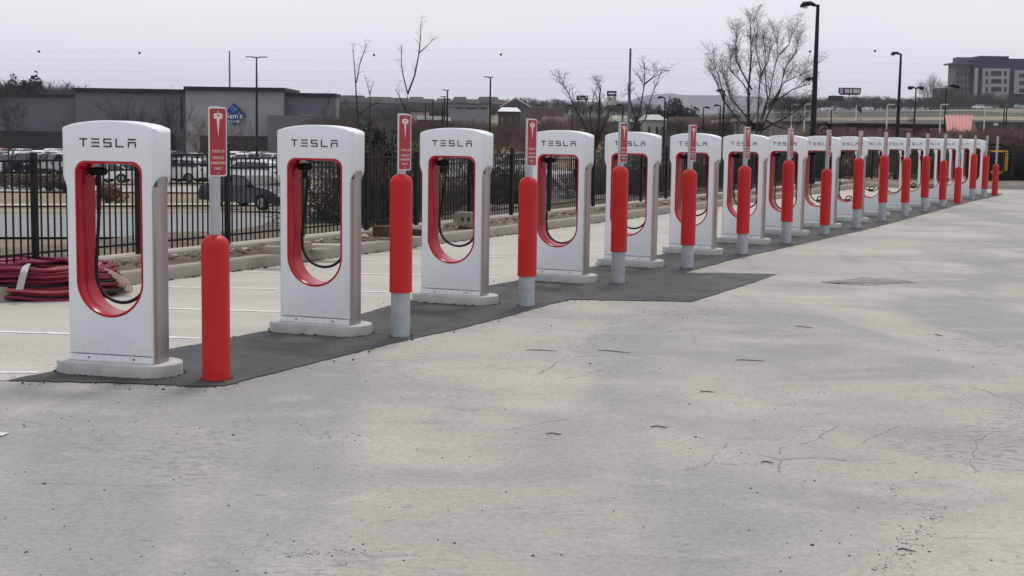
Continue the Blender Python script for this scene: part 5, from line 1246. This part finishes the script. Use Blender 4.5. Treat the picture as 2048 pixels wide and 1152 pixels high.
signboard('roadside_sign', 'low dark sign with pale marks left of the twin-panel sign', 1153, 1176, 191, 200, 230, mat('dark_green_board', (.03, .04, .045), .6), [(.2, .3, .45, .75), (.38, .75, .25, .45), (.8, .9, .5, .8)], posts=2, thick=.25)
root = signboard('roadside_sign', 'tall twin-panel sign, dark above and white below, behind the fifth charger', 1214, 1233, 182, 192, 200, mat('dark_board2', (.03, .03, .035), .6), [(.15, .85, .35, .62)], posts=2, thick=.3)
a = AT(1223, 193.5, 200); b = AT(1223, 210, 200); wv = (AT(1233, 200, 200).x - AT(1214, 200, 200).x); mb = MB(); mb.box((0, 0, (a.z + b.z) / 2 - root.location.z), (wv, .25, a.z - b.z)); mb.obj('lower_panel', mat('panel_white', (.42, .42, .42), .7), root)
mb = MB(); mb.box((-wv * .15, -.14, (a.z + b.z) / 2 - root.location.z + .2), (wv * .14, .03, .35)); mb.obj('lettering', M_INK, root)
# flag
p = AT(1713, 210, 110); gz = terr(p.x, 110); root = empty('flag_pole', (p.x, 110, gz)); mb = MB(); mb.tube([(0, 0, 0), (0, 0, p.z - gz)], .03, 6); mb.obj('pole', M_WPOLE, root)
mb = MB(); H = p.z - gz; q = []
for i in range(7):
    for j in range(5): q.append((i * .075, .05 * math.sin(i * 1.1), H - j * .08 - i * .045 * (1 + .1 * j)))
mb.add(q, [(i * 5 + j, i * 5 + j + 1, (i + 1) * 5 + j + 1, (i + 1) * 5 + j) for i in range(6) for j in range(4)]); mb.obj('flag', mat('flag_dark', (.04, .035, .06), .8), root, smooth=True)
tag(root, 'small drooping dark flag on a pole below the dark red highway sign', 'flag')
# guard rail on the embankment
mb = MB(); pts = []
for i in range(26):
    u = 1470 + 640 * i / 25; Y = 420; p = AT(u, 226, Y); pts.append(Vector((p.x, Y, terr(p.x, Y) + .75)))
root = empty('guard_rail', tuple(pts[0])); b0 = pts[0].copy(); mb.tube([q - b0 for q in pts], .14, 4); mb.obj('rail', mat('rail_pale', (.4, .4, .37), .7), root)
for k in range(len(pts) - 1):
    for t in (0, .5): q = pts[k].lerp(pts[k + 1], t) - b0; mb = MB(); mb.box((q.x, q.y + .1, q.z - .45), (.12, .12, .9)); mb.obj('post', mat('rail_post', (.2, .19, .17), .8), root)
tag(root, 'long pale guard rail along the embankment on the right', 'guard rail')

# ------------------------------------------------------------------ vehicles (x = length, nose towards +x)
def prof_car(kind):
    if kind == 'sedan': return dict(L=4.75, W=1.8, out=[(-2.35, .32), (-2.37, .62), (-2.28, .93), (-1.75, 1.0), (-1.0, 1.36), (-.35, 1.44), (.3, 1.41), (1.05, 1.0), (1.9, .88), (2.28, .72), (2.36, .5), (2.33, .28)], belt=.93, roof=1.44, g=[(-1.62, .98), (-.98, 1.31), (-.35, 1.38), (.27, 1.35), (.93, .99)])
    if kind == 'suv': return dict(L=4.7, W=1.88, out=[(-2.3, .38), (-2.34, .8), (-2.22, 1.1), (-1.95, 1.6), (-1.6, 1.72), (.0, 1.74), (.5, 1.68), (1.15, 1.12), (2.1, 1.0), (2.32, .78), (2.34, .5), (2.3, .34)], belt=1.08, roof=1.74, g=[(-2.0, 1.14), (-1.8, 1.58), (-.0, 1.64), (.42, 1.58), (.98, 1.14)])
    return dict(L=5.6, W=1.95, out=[(-2.8, .5), (-2.8, 1.12), (-.75, 1.14), (-.62, 1.72), (-.3, 1.84), (.55, 1.84), (.85, 1.76), (1.35, 1.2), (2.6, 1.1), (2.8, .85), (2.8, .5)], belt=1.15, roof=1.84, g=[(-.55, 1.2), (-.42, 1.7), (.5, 1.74), (.78, 1.68), (1.15, 1.2)])
CARM = {}
def car_parts(kind, paint):
    key = (kind, paint.name)
    if key in CARM: return CARM[key]
    d = prof_car(kind); out = d['out']; W = d['W']; belt, roof = d['belt'], d['roof']
    def hw(z): return W / 2 * (1 - .04 * max(0, (.5 - z) / .5)) if z <= belt else W / 2 * (1 - .20 * (z - belt) / (roof - belt))
    wr = .33 if kind == 'sedan' else .37; ax = (-d['L'] * .29, d['L'] * .31)
    # outline with wheel arches along the sill
    sill = []
    for c in (ax[1], ax[0]):
        for a in np.linspace(0, 180, 9): sill.append((c + (wr + .06) * math.cos(R(a)), .30 + (wr + .06) * math.sin(R(a)) * .95))
    poly = out + [(x, max(z, .26)) for x, z in sill]
    n_ = len(poly); vs_ = [(x, -hw(z), z) for x, z in poly] + [(x, hw(z), z) for x, z in poly]; mb = MB()
    mb.add(vs_, [tuple(range(n_)), tuple(reversed(range(n_, 2 * n_)))] + [(i, (i + 1) % n_, (i + 1) % n_ + n_, i + n_) for i in range(n_)])
    body = mb.mesh('body', paint, smooth=True, angle=R(28)); bm = bmesh.new(); bm.from_mesh(body); bmesh.ops.triangulate(bm, faces=[f for f in bm.faces if len(f.verts) > 4]); bm.to_mesh(body); bm.free()
    P = [('body', body, (0, 0, 0), [])]
    g_ = d['g']; 
    for s_ in (-1, 1):
        xs_ = [p[0] for p in g_]; x0, x1 = min(xs_), max(xs_); mid = (x0 + x1) / 2 - .1; mb = MB()
        for lo_, hi_ in ((x0, mid - .05), (mid + .05, x1)):
            top = [(x, float(np.interp(x, xs_, [p[1] for p in g_]))) for x in np.linspace(lo_, hi_, 6)]
            bz = g_[0][1]; lowp = [(hi_, bz), (lo_, bz)]
            pl = [q for q in top] + [q for q in lowp]; pl2 = []
            for q in pl:
                if not pl2 or (abs(q[0] - pl2[-1][0]) + abs(q[1] - pl2[-1][1])) > .02: pl2.append(q)
            n2 = len(pl2); mb.add([(x, s_ * (hw(z) + .012), z) for x, z in pl2], [tuple(range(n2))])
        P.append(('side_window', mb.mesh('side_window', M_GLASS), (0, 0, 0), []))
    # screens
    for nm, (A, Bq) in (('windscreen', (out[-5] if kind != 'pickup' else (1.35, 1.2), out[-6] if kind != 'pickup' else (.85, 1.76))), ('rear_window', ((out[3], out[4]) if kind == 'sedan' else ((out[2], out[3])) if kind == 'suv' else ((-.75, 1.14), (-.62, 1.72))))):
        A, Bq = Vector(A), Vector(Bq); nrm = Vector((-(Bq - A).y, (Bq - A).x)).normalized()
        if (nm == 'windscreen' and nrm.x < 0) or (nm != 'windscreen' and nrm.x > 0): nrm = -nrm
        a_, b_ = A.lerp(Bq, .1) + nrm * .012, A.lerp(Bq, .92) + nrm * .012; mb = MB()
        mb.add([(a_.x, -hw(a_.y) + .09, a_.y), (a_.x, hw(a_.y) - .09, a_.y), (b_.x, hw(b_.y) - .07, b_.y), (b_.x, -hw(b_.y) + .07, b_.y)], [(0, 1, 2, 3)]); P.append((nm, mb.mesh(nm, M_GLASS), (0, 0, 0), []))
    mbt = MB(); mbt.tube([(0, -.1, 0), (0, -.09, 0), (0, .09, 0), (0, .1, 0)], [wr - .03, wr, wr, wr - .03], 18); ty = mbt.mesh('tyre', M_TYRE, smooth=True)
    mbr = MB(); mbr.tube([(0, -.105, 0), (0, .105, 0)], wr * .62, 14); ri = mbr.mesh('rim', M_RIM)
    for c in ax:
        for s_ in (-1, 1): P.append(('wheel', ty, (c, s_ * (W / 2 - .1), wr), [('rim', ri)]))
    fz = .66 if kind == 'sedan' else .85
    for s_ in (-1, 1):
        mb = MB(); mb.box((d['L'] / 2 - .12, s_ * (W / 2 - .28), fz), (.14, .38, .13)); P.append(('headlight', mb.mesh('headlight', M_LAMP, bevel=.02), (0, 0, 0), []))
        mb = MB(); mb.box((-d['L'] / 2 + .05, s_ * (W / 2 - .22), fz + .1), (.12, .28, .16)); P.append(('tail_light', mb.mesh('tail_light', M_TAIL, bevel=.02), (0, 0, 0), []))
        mb = MB(); mb.box((.75 if kind != 'pickup' else 1.0, s_ * (W / 2 + .08), belt + .08), (.12, .2, .14)); P.append(('mirror', mb.mesh('mirror', paint, bevel=.03), (0, 0, 0), []))
    mb = MB(); mb.box((d['L'] / 2 - .04, 0, fz - .12), (.06, .8, .14)); P.append(('grille', mb.mesh('grille', M_BLKP), (0, 0, 0), []))
    CARM[key] = P; return P
def car(kind, paint, X, Y, rz, label, group=None, z=None):
    P = car_parts(kind, paint); nm = {'sedan': 'parked_car', 'suv': 'parked_suv', 'pickup': 'pickup_truck'}[kind]
    o = empty(nm, (X, Y, terr(X, Y) + .12 if z is None else z), rz)
    for n_, me, loc, sub in P:
        c = mobj(n_, me, o, loc)
        for n2, m2 in sub: mobj(n2, m2, c)
    return tag(o, label, 'car' if kind == 'sedan' else ('SUV' if kind == 'suv' else 'pickup'), group)
CP = {n_: mat('paint_' + n_, c, .3, coat=.6) for n_, c in dict(white=(.72, .73, .74), silver=(.4, .41, .42), dark=(.012, .014, .03), grey=(.14, .15, .16), blue=(.02, .045, .18), red=(.3, .02, .02), lime=(.45, .55, .03)).items()}
def cpx(u, Y): return AT(u, 400, Y).x
car('sedan', CP['dark'], cpx(504, 60), 60, R(-36), 'dark blue sedan on the road behind the fence, right of the first sign post')
car('suv', CP['white'], cpx(492, 96), 96, R(172), 'white SUV parked beyond the dark blue sedan')
car('suv', CP['silver'], cpx(556, 100), 100, R(170), 'silver SUV beyond the fence, partly hidden by the second charger')
car('suv', CP['silver'], cpx(1108, 50), 50, R(-35), 'silver car seen through the fourth charger opening')
car('suv', CP['blue'], cpx(998, 66), 66, R(175), 'dark blue vehicle behind the fence right of the third charger')
car('sedan', CP['white'], cpx(1185, 54), 54, R(178), 'pale blue-white car seen between the fourth and fifth chargers')
o = car('suv', CP['lime'], cpx(1222, 55), 52.5, R(100), 'lime yellow vehicle seen between the fourth and fifth chargers')
near = [('suv', 'white', 352, 102), ('sedan', 'dark', 378, 104), ('suv', 'silver', 402, 103), ('sedan', 'white', 208, 98), ('sedan', 'grey', 262, 99)]
for i, (k, c_, u, Y) in enumerate(near): car(k, CP[c_], cpx(u, Y), Y, R(170 + 5 * i), '%s %s in the store lot near row, %s from the left' % (c_, {'suv': 'SUV', 'sedan': 'car'}[k], ORD[[2, 3, 4, 0, 1][i]]), 'cars in the near row of the store lot')
cols = ['white', 'grey', 'white', 'silver', 'dark', 'white', 'silver', 'red', 'white', 'dark', 'white', 'grey', 'silver', 'white', 'dark', 'white']
kk = ['pickup', 'sedan', 'suv', 'sedan', 'suv', 'pickup', 'sedan', 'suv']
idx = 0
for r_, (Y, u0, u1, n_) in enumerate([(122, -70, 150, 8), (140, -60, 180, 9), (160, -50, 560, 16), (182, -40, 640, 15)]):
    for j in range(n_):
        u = u0 + (u1 - u0) * (j + .5) / n_
        if rnd.random() < .1: continue
        c_ = cols[(idx * 5 + r_) % 16]; k = kk[(idx * 3 + r_) % 8]; idx += 1
        car(k, CP[c_], cpx(u, Y), Y + rnd.uniform(-.3, .3), R(rnd.choice([62, 66, 244])), '%s %s in the store lot, row %s from the fence, place %s from the left' % (c_, {'suv': 'SUV', 'sedan': 'car', 'pickup': 'pickup'}[k], ['two', 'three', 'four', 'five'][r_], (ORD)[j]), 'cars parked in the store lot')
for i, (u, c_, k) in enumerate([(1640, 'white', 'sedan'), (1652, 'white', 'sedan'), (1663, 'silver', 'suv'), (1729, 'white', 'sedan'), (1943, 'white', 'suv'), (2035, 'silver', 'suv'), (1480, 'white', 'sedan'), (1460, 'silver', 'sedan')]):
    Y = 588; car(k, CP[c_], cpx(u, Y), Y + rnd.uniform(-3, 3), R(rnd.choice([0, 180])), '%s %s on the highway embankment, %s' % (c_, {'suv': 'SUV', 'sedan': 'car'}[k], ['just right of the tallest lamp', 'beside the first white one right of the tallest lamp', 'left under the dark billboard', 'right of the dark red sign', 'above the red ribbed roof', 'before the office at the right edge', 'behind the big bare tree', 'left of the big bare tree'][i]), 'cars on the highway')
for i, (u, v) in enumerate([(1035, 260), (1045, 262), (1056, 259), (1026, 263)]):
    Y = 118; car(['sedan', 'suv'][i % 2], CP[['white', 'dark', 'silver', 'white'][i]], cpx(u, Y), Y + i * 2.2, R(160), '%s car in the small car park left of the third sign, %s from the left' % (['white', 'dark', 'silver', 'white'][i], ORD[[1, 2, 3, 0][i]]), 'cars left of the third sign')
# yellow machine at the far end
Y = 61; p = AT(1985, 350, Y); root = empty('yellow_loader', (p.x, Y, 0)); My = mat('machine_yellow', (.62, .33, .01), .45)
mb = MB(); mb.box((0, 0, .95), (1.0, .9, 1.1)); mb.obj('body', My, root, bevel=.08)
mb = MB(); mb.box((0, -.47, 1.0), (.5, .05, .8)); [mb.box((x, -.5, .95), (.05, .05, 1.0)) for x in (-.3, .3)]; mb.obj('grille', M_BLKP, root)
mb = MB(); mb.tube([(-.6, 0, 1.6), (-.3, 0, 1.72), (.3, 0, 1.72), (.62, 0, 1.6)], .06, 6); mb.box((0, 0, 1.56), (1.05, .95, .08)); mb.obj('canopy', M_BLKP, root)
for s_ in (-1, 1): mb = MB(); mb.tube([(s_ * .45, -.55, .3), (s_ * .45, .55, .3)], .3, 12); mb.obj('wheel', M_TYRE, root)
mb = MB(); mb.tube([(.55, -.3, 1.5), (.7, -.5, .9), (.6, -.6, .3)], .06, 6); mb.obj('arm', M_BLKP, root)
tag(root, 'yellow and black machine behind the last bollards at the far end', 'machine')
# hydrant
Y = 56; p = AT(195, 430, Y); root = empty('fire_hydrant', (p.x, Y, terr(p.x, Y) + .1)); Mh = mat('hydrant_red', (.35, .12, .1), .6)
mb = MB(); mb.lathe([(.17, 0), (.17, .06), (.11, .08), (.11, .5), (.14, .52), (.14, .56), (.1, .66), (.03, .74)], 12); mb.obj('barrel', Mh, root, smooth=True)
mb = MB(); mb.tube([(-.2, 0, .42), (.2, 0, .42)], .055, 8); mb.obj('nozzle', Mh, root); tag(root, 'faded red fire hydrant seen through the nearest charger opening', 'fire hydrant')

# ------------------------------------------------------------------ haze
HAZE = 0.00012
if HAZE:
    mb = MB(); mb.box((0, 3300, 102), (14000, 7200, 220)); me = mb.mesh('haze', mat('tmp_h', (1, 1, 1)))
    mh = bpy.data.materials.new('haze'); mh.use_nodes = True; t = mh.node_tree; t.nodes.clear(); ou = t.nodes.new('ShaderNodeOutputMaterial'); pv = t.nodes.new('ShaderNodeVolumePrincipled')
    pv.inputs['Density'].default_value = HAZE; pv.inputs['Color'].default_value = (.84, .9, 1, 1); t.links.new(pv.outputs[0], ou.inputs['Volume']); me.materials.clear(); me.materials.append(mh)
    tag(mobj('haze', me), kind='stuff')
S.cycles.volume_bounces = 0
